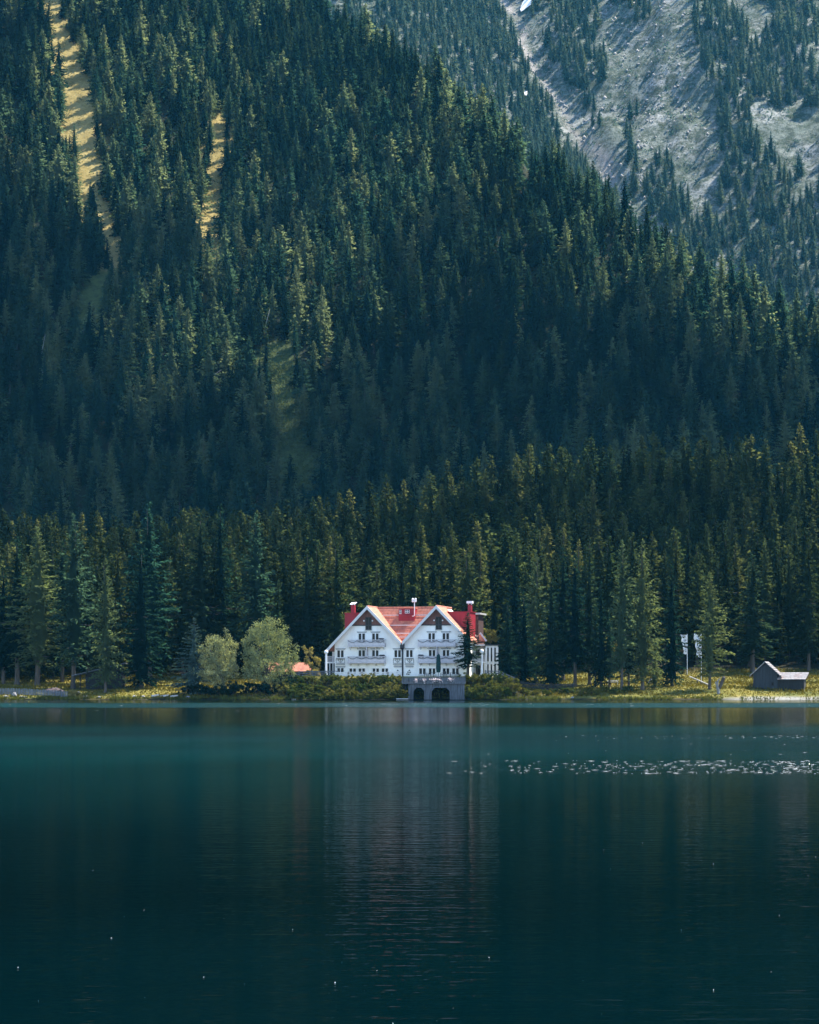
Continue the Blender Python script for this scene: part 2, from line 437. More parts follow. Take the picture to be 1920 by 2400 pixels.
def conifer_crown(seed, H, Rm, whorls, per, seg, t0, kind, big=1.0, core=.42):
    rng = np.random.default_rng(seed)
    P_, D_, L_ = [], [], []; pw = .84
    lop = rng.uniform(.75, 1.15, 12)
    for i in range(whorls):
        f = (i / (whorls - 1)) ** .95
        z = H * (t0 + (.985 - t0) * f)
        if kind == 'spruce': prof = (1 - f) ** pw * (.72 + .28 * min(1, f / .16))
        else: prof = (1 - f) ** .78 * (.55 + .45 * min(1, f / .25))
        for k in range(per):
            a = rng.uniform(0, 6.2832)
            if rng.random() < (.10 if kind == 'spruce' else .16): continue
            L = Rm * prof * rng.uniform(.6, 1.12) * lop[int(a / 6.2832 * 11.99)] + .22
            el = (-.35 + 1.15 * f ** 1.4) if kind == 'spruce' else (-.1 + 1.0 * f)
            el += rng.normal(0, .12)
            n = max(2, int(round(seg * (L / Rm) ** .8)))
            s = np.linspace(.16, 1, n) + rng.uniform(-.04, .04, n)
            out = np.array([math.cos(a), math.sin(a)])
            x = L * s * math.cos(el)
            zz = z + rng.normal(0, .10) + L * s * math.sin(el) - (.16 if kind == 'spruce' else .2) * L * s ** 2 + (.10 * L * s ** 4 if kind == 'spruce' else 0)
            p = np.stack([out[0] * x, out[1] * x, zz], 1)
            for side in (-1, 1):
                ya = a + side * rng.uniform(.25, 1.1, n) * (1.15 - .8 * s)
                pit = rng.uniform(-.85, .1, n) if kind == 'spruce' else rng.uniform(-.9, .45, n)
                D_.append(np.stack([np.cos(ya) * np.cos(pit), np.sin(ya) * np.cos(pit), np.sin(pit)], 1))
                P_.append(p); L_.append(big * (.42 + .20 * L) * rng.uniform(.65, 1.3, n) * (1.1 - .35 * s))
    m = 10
    P_.append(np.stack([rng.normal(0, .05, m), rng.normal(0, .05, m), H * .955 + np.linspace(0, .045 * H, m)], 1))
    D_.append(np.stack([rng.normal(0, .5, m), rng.normal(0, .5, m), np.full(m, .9)], 1)); L_.append(np.full(m, .55 * big ** .5))
    P_, D_, L_ = map(np.concatenate, (P_, D_, L_))
    V, Q = kites(P_, D_, L_, L_ * rng.uniform(.16, .28, len(L_)) * big ** .3, rng, .25)
    # the dense inner wood of twigs that lets no light through: ragged, lobed, well inside the sprays
    nr, na = 15, 12; ring = []
    ph = rng.uniform(0, 6.28, 4)
    for i in range(nr):
        f = i / (nr - 1); z = H * (t0 + .01 + (.93 - t0) * f)
        prof = ((1 - f) ** pw * (.72 + .28 * min(1, f / .16)) if kind == 'spruce' else (1 - f) ** .78 * (.55 + .45 * min(1, f / .25)))
        for j in range(na):
            a = 6.2832 * j / na
            q = Rm * prof * (core + .3 * core * math.sin(3 * a + ph[0] + 5 * f) + .24 * core * math.sin(2 * a + ph[1] - 9 * f)) * lop[int(a / 6.2832 * 11.99)] * rng.uniform(.7, 1.2)
            ring.append((q * math.cos(a), q * math.sin(a), z + rng.uniform(-.3, .3) - .12 * q))
    b0 = len(V); iq = [(b0 + i * na + j, b0 + i * na + (j + 1) % na, b0 + (i + 1) * na + (j + 1) % na, b0 + (i + 1) * na + j) for i in range(nr - 1) for j in range(na)]
    return np.concatenate([V, np.array(ring)]), np.concatenate([Q, np.array(iq)])


def trunk_geo(seed, H, r, lean=0.0, n=7, stubs=0):
    rng = np.random.default_rng(seed)
    b = MB()
    zs = [-1.0, .15, .6, 2, H * .3, H * .6, H * .97]; rs = [r * 1.5, r * 1.35, r * 1.08, r, r * .8, r * .45, .03]
    b.tube([(lean * (max(0, z) / H) ** 1.5 + rng.normal(0, .02), rng.normal(0, .02), z) for z in zs], rs, n)
    for _ in range(stubs):
        z = rng.uniform(.12, .55) * H; a = rng.uniform(0, 6.28); l = rng.uniform(.8, 2.6)
        b.tube([(0, 0, z), (math.cos(a) * l, math.sin(a) * l, z - .12 * l), (math.cos(a) * l * 1.3, math.sin(a) * l * 1.3, z + .02 * l)], [.05, .03, .01], 4)
    return b


def crown_mesh(name, geo, mat): return np_mesh(name, geo[0], quads=geo[1], mats=[mat])


NEAR = []                                 # (kind, crown mesh, trunk mesh, height, radius)
for k, (H, r, t0) in enumerate([(24, 4.1, .06), (26, 3.7, .14), (22, 4.3, .03), (25, 3.4, .18)]):
    NEAR.append(('spruce', crown_mesh('spruce_crown', conifer_crown(10 + k, H, r, 25, 10, 12, t0, 'spruce', .8, .27), M['spruce']), trunk_geo(k, H, .32, 0, 7, 10).mesh('trunk', M['bark']), H, r))
for k, (H, r, t0) in enumerate([(22, 5.0, .08), (25, 4.7, .15), (20, 4.7, .06)]):
    NEAR.append(('larch', crown_mesh('larch_crown', conifer_crown(30 + k, H, r, 27, 11, 13, t0, 'larch', .7, .24), M['larch']), trunk_geo(40 + k, H, .3, .3, 7, 8).mesh('trunk', M['bark']), H, r))

PROTO = bpy.data.collections.new('forest_kinds')   # what the mass of the forest is sown from
PROTO3 = bpy.data.collections.new('lower_forest_kinds')
PROTO2 = bpy.data.collections.new('mountain_kinds')
FAR = []
for k, (kind, H, r, t0) in enumerate([('spruce', 22, 4.7, .05), ('spruce', 24, 4.3, .1), ('spruce', 21, 5.0, .02), ('spruce', 24, 3.7, .2), ('larch', 21, 5.7, .08), ('larch', 23, 5.2, .12)]):
    V, Q = conifer_crown(60 + k, H, r, 24, 7, 6, t0, kind, 1.35)
    tb = trunk_geo(80 + k, H, .28, 0, 5)
    nq = len(Q); tq = [tuple(i + len(V) for i in f) for f in tb.f if len(f) == 4]
    me = np_mesh('conifer_kind', np.concatenate([V, np.array(tb.v)]), quads=np.concatenate([Q, np.array(tq)]), mats=[M[kind], M['bark']], mat_idx=[0] * nq + [1] * len(tq))
    o = bpy.data.objects.new('conifer_kind_' + 'abcdef'[k], me); PROTO.objects.link(o); FAR.append((kind, H, r))
    me2 = me.copy(); me2.materials[0] = M['hazedpine']; o = bpy.data.objects.new('hazed_conifer_kind_' + 'abcdef'[k], me2); PROTO2.objects.link(o)  # mountain copies take the haze-tinted needles
    me3 = me.copy(); me3.materials[0] = M['old' + kind]; o = bpy.data.objects.new('old_conifer_kind_' + 'abcdef'[k], me3); PROTO3.objects.link(o)


def broad_crown(seed, blobs, n, leaf, tip=.6):
    """leaves through the outer part of overlapping lobes: (x, y, z, rx, rz)"""
    rng = np.random.default_rng(seed); P_, D_ = [], []
    wts = np.array([b[3] ** 2 for b in blobs]); wts = (wts / wts.sum() * n).astype(int)
    for (x, y, z, rx, rz), k in zip(blobs, wts):
        sub = rng.normal(0, 1, (max(8, k // 55), 3)); sub /= np.linalg.norm(sub, axis=1, keepdims=True); sub *= rng.uniform(.6, 1.05, (len(sub), 1))
        c = sub[rng.integers(0, len(sub), k)] + rng.normal(0, .10, (k, 3))
        P_.append(np.array([x, y, z]) + c * np.array([rx, rx, rz]))
        d = c + rng.normal(0, .5, (k, 3)); d[:, 2] += tip * rng.uniform(-1, .9, k); D_.append(d)
    P_, D_ = np.concatenate(P_), np.concatenate(D_)
    L = leaf * rng.uniform(.6, 1.5, len(P_))
    return kites(P_, D_, L, L * rng.uniform(.2, .34, len(L)), rng, .2)


# ---- sowing
def poly_in(px, py, poly):
    ins = np.zeros(len(px), bool); n = len(poly)
    for i in range(n):
        (x1, y1), (x2, y2) = poly[i], poly[(i + 1) % n]
        c = ((y1 > py) != (y2 > py)) & (px < (x2 - x1) * (py - y1) / (y2 - y1 + 1e-9) + x1); ins ^= c
    return ins


rng = np.random.default_rng(77)


def sow(x_fn, y0, y1, area, jit=.46):
    """jittered lattice of tree bases"""
    s = math.sqrt(area); pts = []
    for Y in np.arange(y0, y1, s):
        hw = x_fn(Y); xs = np.arange(-hw, hw, s) + rng.uniform(0, s)
        pts.append(np.stack([xs + rng.uniform(-jit, jit, len(xs)) * s * 1.2, Y + rng.uniform(-jit, jit, len(xs)) * s * 1.2], 1))
    return np.concatenate(pts)


def pix(X, Y, Z): return 960 + X / Y * F, VH - (Z - HC) / Y * F


# clearings on the hill, as plan polygons found from where they lie on the slope
def ground_poly(pts): return [ray_hit(u, v) for u, v in pts]


def slim(p, f=.76):                       # clearings are bordered by crowns: draw their feet in
    p = np.array(p, float); out = []
    for u, v in p:
        w_ = np.exp(-((p[:, 1] - v) / 70) ** 2); c = (p[:, 0] * w_).sum() / w_.sum(); out.append((c + (u - c) * f, v))
    return out


CLEAR = [ground_poly(slim(p)) for p in (
    [(112, 60), (170, 90), (215, 200), (235, 260), (222, 360), (245, 420), (232, 470), (285, 560), (292, 640), (255, 640), (235, 560), (182, 500), (168, 420), (150, 330), (138, 250), (118, 160)],
    [(88, -40), (140, -40), (142, 70), (100, 60)],
    [(500, 260), (535, 270), (535, 400), (530, 470), (522, 560), (522, 690), (498, 690), (482, 640), (462, 600), (462, 480), (488, 380)],
)]
GULLY = np.array([ray_hit(u, v) for u, v in [(640, 830), (655, 900), (668, 960), (680, 1020), (690, 1090), (700, 1150)]])
SHADEGAP = np.array([ray_hit(u, v) for u, v in [(235, 660), (215, 740), (205, 800)]])


def dist_poly(X, Y, poly):
    q = np.array(list(poly) + [poly[0]]); d = dist_line(X, Y, q); return np.where(poly_in(X, Y, poly), -d, d)


def dist_line(X, Y, L):
    best = np.full(len(X), 1e9)
    for a, b in zip(L[:-1], L[1:]):
        ab = b - a; t = np.clip(((X - a[0]) * ab[0] + (Y - a[1]) * ab[1]) / (ab @ ab), 0, 1)
        best = np.minimum(best, np.hypot(X - a[0] - t * ab[0], Y - a[1] - t * ab[1]))
    return best


me = hill_o.data
P = np.zeros(len(me.vertices) * 3, np.float32); me.vertices.foreach_get('co', P); P = P.reshape(-1, 3).astype(float)
cw = np.zeros(len(P))
for c in CLEAR: cw = np.maximum(cw, 1 - sstep(0, 9, dist_poly(P[:, 0], P[:, 1], c)))
gg_ = np.maximum(1 - sstep(5, 10, dist_line(P[:, 0], P[:, 1], GULLY)), 1 - sstep(5, 10, dist_line(P[:, 0], P[:, 1], SHADEGAP))); cw = cw * sstep(.22, .42, fbm(P[:, 0] / 7, P[:, 1] / 9) + .35 * cw)
ca = me.color_attributes.new('cover', 'FLOAT_COLOR', 'POINT')
ca.data.foreach_set('color', np.stack([cw, gg_, cw, 1 + 0 * cw], 1).astype(np.float32).ravel())
T = []                                    # rows: X, Y, scale, width, kind(0 spruce 1 larch), zone
def put(p, scale, larch, zone):
    n = len(p)
    T.append(np.stack([p[:, 0], p[:, 1], scale * np.where(rng.random(n) < .16, rng.uniform(.4, .7, n), rng.uniform(.72, 1.16, n)), rng.uniform(.85, 1.18, n), rng.random(n) < larch, np.full(n, zone)], 1))


# lower forest on the fan behind the shore
p = sow(lambda Y: .25 * Y, 424, 605, 27)
d0 = p[:, 1] - shore(p[:, 0])
edge = np.interp(p[:, 0], [-75, -62, -48, -40, -32, -24, 14, 22, 40, 60, 75], [24, 24, 36, 36, 38, 34, 40, 32, 46, 48, 40])
p = p[d0 > edge + rng.uniform(-3, 5, len(p))]
put(p, .92, .38, 0)
# the steep hillside
p = sow(lambda Y: .235 * Y, 735, 1330, 31)
yc = np.interp(p[:, 0], CRX, CRY)
keep = p[:, 1] < yc + 34
for c in CLEAR: keep &= ~poly_in(p[:, 0], p[:, 1], c)
keep &= dist_line(p[:, 0], p[:, 1], GULLY) > np.where(p[:, 1] < GULLY[3][1], 6.0, 4.2)
keep &= dist_line(p[:, 0], p[:, 1], SHADEGAP) > 4.5
keep &= fbm(p[:, 0] / 28 + 40, p[:, 1] / 60) > .10
p = p[keep]
lf = fbm(p[:, 0] / 60, p[:, 1] / 60 + 9)
T.append(np.stack([p[:, 0], p[:, 1], .95 * rng.uniform(.45, .98, len(p)), rng.uniform(.9, 1.25, len(p)), rng.random(len(p)) < np.clip((lf - .25) * 2.6, .12, .85), np.ones(len(p))], 1))
# far mountain
p = sow(lambda Y: .22 * Y, 1430, 2500, 58)
p = p[p[:, 0] > -.06 * p[:, 1]]
gx = np.interp(p[:, 1], [1400, 1600, 1720, 1970, 2300, 3000], [230, 172, 147, 97, 60, 10])
dens = fbm(p[:, 0] / 34 + 7, p[:, 1] / 95 + 3, 4) + .30 * (1 - sstep(1600, 1740, p[:, 1])) + .25 * sstep(6, 20, gx - p[:, 0])
dens = dens - .22 * np.exp(-((p[:, 0] - 178 - .12 * (1850 - p[:, 1])) / 11) ** 2) - .2 * np.exp(-((p[:, 0] - 212) / 9) ** 2)
keep = (dens > .43) & (np.abs(p[:, 0] - gx) > 9 + 6 * rng.random(len(p)))
p = p[keep]; put(p, .74, .6, 2)
T = np.concatenate(T)
Z = zt(T[:, 0], T[:, 1]); kindL = T[:, 4] > .5
zone = T[:, 5].astype(int)

# ---- which trees show largest: paint silhouettes from near to far and count what stays visible
G = 4.0; gw, gh = int(1920 / G), int(1700 / G)
seen = np.zeros((gh, gw), bool)
TU0, TV0 = pix(T[:, 0], T[:, 1], Z); Ht = 23.5 * T[:, 2]; _, TV1 = pix(T[:, 0], T[:, 1], Z + Ht)
hw_ = np.where(kindL, 4.0, 3.2) * T[:, 3] * T[:, 2] / T[:, 1] * F
vis = np.zeros(len(T))
# the hotel hides what stands behind it
seen[int(1430 / G):int(1640 / G), int(770 / G):int(1160 / G)] = True
for i in np.argsort(T[:, 1]):
    if zone[i] == 2: break
    a, b = int(max(0, TV1[i] / G)), int(min(gh, TV0[i] / G))
    for r in range(a, b):
        f = (r * G - TV1[i]) / (TV0[i] - TV1[i]); h_ = hw_[i] * min(1, f * 1.25 + .03)
        x0, x1 = int(max(0, (TU0[i] - h_) / G)), int(min(gw, (TU0[i] + h_) / G + .5))
        if x1 <= x0: continue
        s = seen[r, x0:x1]; vis[i] += (~s).sum(); s[:] = True
order = np.argsort(-vis)
# ------------------------------------------------------------------ surfaces of made things
M['render'] = plain('white_render', (.88, .86, .80), .85, .05, 1.2, dirt=((.58, .58, .56), .5))
M['whitepaint'] = plain('white_paint', (.80, .79, .77), .5, .05, 2)
M['tile'] = plain('red_roof_tiles', (.50, .195, .125), .8, .30, 2.6, (1, .5, .5), .4, dirt=((.26, .10, .08), .85))
M['redsheet'] = plain('red_sheet_metal', (.26, .012, .022), .5, .2, .8, (3, 1, .3))
M['barge'] = plain('grey_white_bargeboard', (.60, .59, .57), .7, .1, 1.5)
M['balcony'] = plain('pale_balcony_wood', (.52, .49, .50), .8, .15, 3)
M['brownwood'] = plain('brown_boards', (.17, .08, .062), .8, .35, 2, (6, 1, .4))
M['lintel'] = plain('grey_stone_trim', (.34, .34, .33), .8, .12, 3)
M['dark'] = plain('dark_metal', (.025, .025, .03), .5, .2, 3)
M['greywood'] = plain('weathered_boards', (.10, .11, .125), .85, .75, 2.2, (4, 4, .22), .3)
M['darkwood'] = plain('dark_timber', (.024, .025, .026), .85, .4, 1.6, (5, 5, .3), .3)
M['shingle'] = plain('sunbleached_shingles', (.27, .25, .245), .8, .7, 2.5, (1, 3, 3), .4, dirt=((.20, .10, .08), .8))
M['barnwood'] = plain('silver_barn_boards', (.034, .039, .046), .85, .4, 1.6, (5, 5, .25), .3)
M['picket'] = plain('picket_boards', (.12, .135, .15), .85, .55, 5, (2, 1, .2))
M['carving_and_shadow'] = plain('carving_shadow_grey', (.16, .155, .16), .8, .2, 3)  # carved swags, their shadow put into the darker grey
M['towerwood'] = plain('dark_brown_boards', (.05, .022, .018), .85, .35, 2)
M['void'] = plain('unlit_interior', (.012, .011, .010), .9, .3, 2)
M['parasol'] = plain('dark_green_canvas', (.006, .035, .035), .85, .2, 3)
M['rock'] = plain('shore_stone', (.22, .21, .205), .9, .35, 3, None, .4)
M['glow'] = plain('opal_globe', (.82, .82, .80), .25, .03, 2)
M['banner'] = plain('white_banner_cloth', (.80, .80, .80), .8, .06, 3)
M['ink'] = plain('black_print', (.02, .02, .022), .8, .2, 3)
M['petal'] = plain('white_pink_flowers', (.72, .60, .58), .8, .25, 9)
M['grass'] = needles('meadow_grass', (.085, .085, .022), (.135, .115, .026), (.19, .15, .03), .3, .12)
M['snow'] = plain('old_snow', (.82, .80, .79), .7, .06, .3)
M['brush'] = plain('cut_brush', (.075, .055, .055), .95, .5, 5, None, .8)
m_, nt_, out_ = nodes('window_glass')
b_ = N(nt_, 'ShaderNodeBsdfPrincipled', Roughness=.12); b_.inputs['Base Color'].default_value = (.008, .011, .014, 1); b_.inputs['Specular IOR Level'].default_value = .1
nt_.links.new(b_.outputs[0], out_.inputs[0]); M['glass'] = m_


def gz(X, Y): return float(zt(X, Y))


# ------------------------------------------------------------------ hotel
HY, HZ, HR = 413.0, 3.95, 12.0
S_ = 5600 / HY
hot = empty('hotel', ((944 - 960) / F * HY, HY, HZ), 'large white hotel with twin gables and red tiled roof facing the lake', 'hotel', None, -R(HR))


def hx(u, y=0.0): return (u - 944) / (S_ * math.cos(R(HR))) - math.tan(R(HR)) * y
def hz(v): return (1585 - v) / S_


GX, AP, PT = 6.1, 12.15, 1.04             # gable half-spacing, ridge height, pitch
zr = lambda x, c: AP - PT * abs(x - c)
b = MB()
b.prism([(-12.1, -.6), (0, -.6), (0, zr(0, -GX) - .3), (-GX, AP - .3), (-12.1, zr(-12.1, -GX) - .3)], 0, 13)
b.prism([(0.001, -.6), (11.3, -.6), (11.3, zr(11.3, GX) - .3), (GX, AP - .3), (0.001, zr(0, GX) - .3)], 0, 13)
b.build('wall', M['render'], hot)
b = MB()                                   # gable slopes and the roof between them
for c, xl, xr in ((-GX, -13.3, -.01), (GX, .01, 11.9)):
    b.prism([(xl, zr(xl, c)), (c, AP), (c, AP - .26), (xl, zr(xl, c) - .26)], -1.0, 13)
    b.prism([(c + .002, AP), (xr, zr(xr, c)), (xr, zr(xr, c) - .26), (c + .002, AP - .26)], -1.0, 13 if c < 0 else 7.6)
yz = [(.3, AP - .08 - 6.2), (6.5, AP - .08), (13.2, AP - 6.8), (13.2, AP - 7.1), (6.5, AP - .4), (.3, AP - .4 - 6.2)]
vs = [(x, y, z) for x in (-GX, GX) for y, z in yz]
b.add(vs, [tuple(range(6)), tuple(range(11, 5, -1))] + [((i + 1) % 6, i, i + 6, (i + 1) % 6 + 6) for i in range(6)])
roof = b.build('roof', M['tile'], hot)
b = MB()                                   # staggered tile courses standing a little proud
rr = random.Random(3)
for k in range(26):
    z = AP - .25 - k * .26; y = 6.5 - (AP - .08 - z)
    if y < .2: break
    hw = (AP - z) / PT
    b.bar((-GX + hw * .96, y - .03, z + .02), (GX - hw * .96, y - .03, z + .02), .05, .05)
for c, sg in ((-GX, 1), (GX, 1)):
    for k in range(1, 22):
        d = k * .26
        if c < 0 and d > 5.9: break
        b.bar((c + sg * d, -.98, AP - PT * d + .02), (c + sg * d, 6.4 - d * .9 if c < 0 else 7.5, AP - PT * d + .02), .05, .05)
b.build('tile_courses', M['tile'], roof)
b = MB()
b.tube([(-GX + .2, 6.5, AP - .02), (GX - .2, 6.5, AP - .02)], .12, 6)
for c in (-GX, GX): b.tube([(c, -1, AP + .02), (c, 12.9, AP + .02)], .11, 6)
b.build('ridge_cap', M['tile'], roof)
for zg in (10.55, 8.75, 7.3, 6.65):        # snow guards: a rail on short feet
    b = MB(); y = 6.5 - (AP - .08 - zg) - .16; hw = (AP - zg) / PT
    x0, x1 = -GX + hw, GX - hw
    b.bar((x0, y, zg + .16), (x1, y, zg + .16), .07, .16)
    n = max(2, int((x1 - x0) / 1.2))
    for i in range(n + 1):
        x = x0 + (x1 - x0) * i / n; b.bar((x, y + .15, zg), (x, y, zg + .16), .05)
    b.build('snow_guard', M['barge'], roof)
for c, xl, xr in ((-GX, -13.3, -.12), (GX, .12, 11.9)):
    b = MB(); t = .62
    b.prism([(xl, zr(xl, c) + .06), (c, AP + .06), (c, AP + .06 - t), (xl, zr(xl, c) + .06 - t)], -1.12, -1.003)
    b.prism([(c + .002, AP + .06), (xr, zr(xr, c) + .06), (xr, zr(xr, c) + .06 - t), (c + .002, AP + .06 - t)], -1.12, -1.003)
    b.build('bargeboard', M['barge'], hot)
    b = MB(); zb = 8.85; hw = (AP - .3 - zb) / PT
    b.prism([(c - hw, zb), (c + hw, zb), (c, AP - .32)], -.07, -.003)
    b.build('gable_boarding', M['brownwood'], hot)
    MB().box(c - hw, c + hw, -.13, -.072, zb - .1, zb + .08).build('boarding_trim', M['dark'], hot)


def window(parent, xc, z0, z1, w_, y=0.0, tall=False, lint=True):
    b = MB(); f = .11
    x0, x1 = xc - w_ / 2, xc + w_ / 2
    b.box(x0 - f, x0, y - .10, y - .002, z0 - f, z1 + f); b.box(x1, x1 + f, y - .10, y - .002, z0 - f, z1 + f)
    b.box(x0, x1, y - .10, y - .002, z1, z1 + f); b.box(x0, x1, y - .10, y - .002, z0 - f, z0)
    b.box(xc - .085, xc + .085, y - .085, y - .002, z0, z1)
    fr = b.build('window', M['dark'] if tall else M['whitepaint'], parent)
    MB().box(x0 + .002, xc - .087, y - .035, y - .004, z0 + .002, z1 - .002).box(xc + .087, x1 - .002, y - .035, y - .004, z0 + .002, z1 - .002).build('pane', M['glass'], fr)
    if lint:
        b = MB(); b.prism([(x0 - .2, z1 + f + .003), (x1 + .2, z1 + f + .003), (x1 + .34, z1 + f + .24), (x0 - .34, z1 + f + .24)], y - .16, y - .003)
        b.build('lintel', M['lintel'], fr)
    MB().box(x0 - .2, x1 + .2, y - .18, y - .003, z0 - f - .09, z0 - f - .003).build('sill', M['lintel'], fr)
    return fr


W_ = 1.12
for c in (862.5, 1027): window(hot, hx(c + 1.5), 8.15, 10.15, .86, -.07, True, False)
for u in (848, 880, 1012, 1045): window(hot, hx(u), 6.0, 7.42, W_)
for u in (797.5, 848, 880, 932.5, 960, 1013, 1045.5): window(hot, hx(u), 3.3, 4.52, W_)
for u in (826.5, 848, 881, 902.5, 990.5, 1013, 1045.5, 1067.5): window(hot, hx(u), .38, 1.36, W_, lint=False)
window(hot, hx(797.5), .38, 1.42, W_)
for c in (862.5, 1027):                    # small round lamps beside the attic windows
    for s in (-9, 11): MB().ball((hx(c + s), -.22, 9.62), .15, 8, 6).build('wall_lamp', M['glow'], hot)


def balcony(parent, x0, x1, z, dep=1.25, mat='balcony'):
    s = MB().box(x0, x1, -dep, -.003, z - .2, z).build('balcony', M[mat], parent)
    b = MB(); y = -dep + .06
    b.box(x0 - .06, x1 + .06, y - .12, y + .1, z + .93, z + 1.03)
    b.box(x0, x1, y - .03, y + .03, z + .04, z + .5)
    for xx in (x0 + .05, x1 - .05):
        b.box(xx - .04, xx + .04, y + .031, -.01, z + .04, z + .42); b.box(xx - .06, xx + .06, y + .101, -.01, z + .935, z + 1.025)
    n = int((x1 - x0) / .2); cv = MB()
    for i in range(n + 1):
        x = x0 + .05 + (x1 - x0 - .1) * i / n; big = i % 8 == 0
        b.box(x - (.07 if big else .035), x + (.07 if big else .035), y - .028, y + .028, z + .502, z + .928)
    for i in range(0, n - 7, 8):           # dark bars for the carved swags and their shadow
        xa = x0 + .05 + (x1 - x0 - .1) * i / n; xb = x0 + .05 + (x1 - x0 - .1) * (i + 8) / n
        for j in range(8):
            t0_, t1_ = j / 8, (j + 1) / 8; f = lambda t: z + .86 - .3 * math.sin(math.pi * t)
            cv.bar((xa + (xb - xa) * t0_, y - .06, f(t0_)), (xa + (xb - xa) * t1_, y - .06, f(t1_)), .05, .13)
    rl_ = b.build('railing', M[mat], s)
    cv.build('carving_and_shadow', M['carving_and_shadow'], rl_)
    for i in range(5):
        x = x0 + .25 + (x1 - x0 - .5) * i / 4
        MB().add([(x - .08, -.004, z - .203), (x + .08, -.004, z - .203), (x - .08, -dep + .1, z - .203), (x + .08, -dep + .1, z - .203), (x - .08, -.004, z - .7), (x + .08, -.004, z - .7)],
                 [(0, 1, 3, 2), (0, 2, 4), (1, 5, 3), (2, 3, 5, 4), (0, 4, 5, 1)]).build('bracket', M['whitepaint'], s)
    return s


for u0_, u1_ in ((818.5, 905), (983, 1070)):
    for zz in (5.3, 2.45): balcony(hot, hx(u0_), hx(u1_), zz)
for u in (862, 1027): MB().box(hx(u) - .05, hx(u) + .05, -1.2, -.003, 3.0, 5.09).build('balcony_divider', M['balcony'], hot)
for u in (797.5, 932.5, 960):              # wrought scrolls below three of the windows
    x = hx(u); b = MB()
    for s in (-1, 1):
        for k in range(2):
            cz = 2.62 + .26 * k - .05; sg = s * (1 if k else -1)
            b.tube([(x + s * .3 + sg * .14 * math.cos(t), -.12, cz + .13 * math.sin(t)) for t in np.linspace(-1.5, 2.6, 9)], .03, 5)
    b.bar((x, -.12, 2.3), (x, -.12, 3.0), .06)
    b.bar((x - .75, -.12, 3.02), (x + .75, -.12, 3.02), .06); b.bar((x - .75, -.12, 2.28), (x + .75, -.12, 2.28), .06)
    for s in (-.75, .75): b.bar((x + s, -.12, 2.28), (x + s, -.12, 3.02), .05)
    b.build('iron_scrollwork', M['dark'], hot)
    MB().box(x - .8, x + .8, -.28, -.003, 2.02, 2.16).build('window_ledge', M['lintel'], hot)
for u, s in ((932.5, 1), (960, -1)):       # painted niches with dark flower pots
    x = hx(u); b = MB()
    b.prism([(x - .62, 1.55), (x + .62, 1.55), (x + .74, 1.78), (x - .74, 1.78)], -.14, -.003); b.box(x - .68, x + .68, -.1, -.003, 1.86, 1.93)
    b.build('niche_hood', M['lintel'], hot)
    b = MB()
    for dx, dz in ((.02, 1.02), (.25, .72), (-.12, .68), (.42, .4), (.1, .36)): b.ball((x + dx * s, -.12, dz), .14, 7, 5, (1, .5, .8))
    b.build('flower_ornament', M['dark'], hot)
b = MB(); b.tube([(.02, -.16, -.3), (.02, -.16, 4.9)], .14, 8); b.box(-.32, .34, -.75, -.02, 4.9, 5.7)
b.add([(-.32, -.75, 4.9), (.34, -.75, 4.9), (.34, -.02, 4.9), (-.32, -.02, 4.9), (.02, -.2, 4.3)], [(0, 1, 4), (1, 2, 4), (2, 3, 4), (3, 0, 4)])
b.build('downpipe', M['dark'], hot)
# dormers and chimneys
d = MB().box(hx(806, 4), -GX - .6, 4, 9, 6, 11.05).build('dormer', M['redsheet'], hot)
d['label'] = 'red sheet metal dormer on the outer slope of the left gable'
MB().box(hx(806, 4) - .12, -GX - .7, 3.88, 9.1, 11.052, 11.16).build('dormer_roof', M['redsheet'], d)
ch = MB().box(hx(820, 6), hx(829, 6), 6, 6.8, 11, 12.55).build('chimney', M['redsheet'], hot)
b = MB(); cxx = hx(824.5, 6)
for s in (-.25, .25): b.box(cxx + s - .05, cxx + s + .05, 6.2, 6.6, 12.553, 12.7)
b.add([(cxx - .52, 5.8, 12.7), (cxx + .42, 5.8, 12.78), (cxx + .52, 7, 13.12), (cxx - .44, 7, 13.05), (cxx - .52, 5.8, 12.62), (cxx + .42, 5.8, 12.7), (cxx + .52, 7, 13.04), (cxx - .44, 7, 12.97)],
      [(0, 1, 2, 3), (7, 6, 5, 4), (0, 4, 5, 1), (1, 5, 6, 2), (2, 6, 7, 3), (3, 7, 4, 0)])
b.build('chimney_cap', M['whitepaint'], ch)
d = MB().box(GX + 1.0, hx(1103, 4), 4, 9, 6, 11.15).build('dormer', M['redsheet'], hot)
d['label'] = 'red sheet metal dormer behind the conifer on the right gable'
MB().box(GX + .9, hx(1105, 4), 3.88, 9.1, 11.152, 11.25).build('dormer_roof', M['redsheet'], d)
ch = MB().box(hx(1098, 6), hx(1106.5, 6), 6, 6.8, 11.1, 12.5).build('chimney', M['redsheet'], hot)
cxx = hx(1102, 6)
b = MB().box(cxx - .5, cxx + .5, 5.8, 7, 12.72, 13.12)
for s in (-.28, .28): b.box(cxx + s - .05, cxx + s + .05, 6.2, 6.6, 12.503, 12.718)
b.build('chimney_cap', M['whitepaint'], ch)
x0, x1 = hx(934, 4), hx(972, 4)
d = MB().box(x0, x1, 4.1, 6.5, 9.7, 11.85).build('dormer', M['redsheet'], hot)
d['label'] = 'red box dormer with two small windows at the middle of the roof ridge'
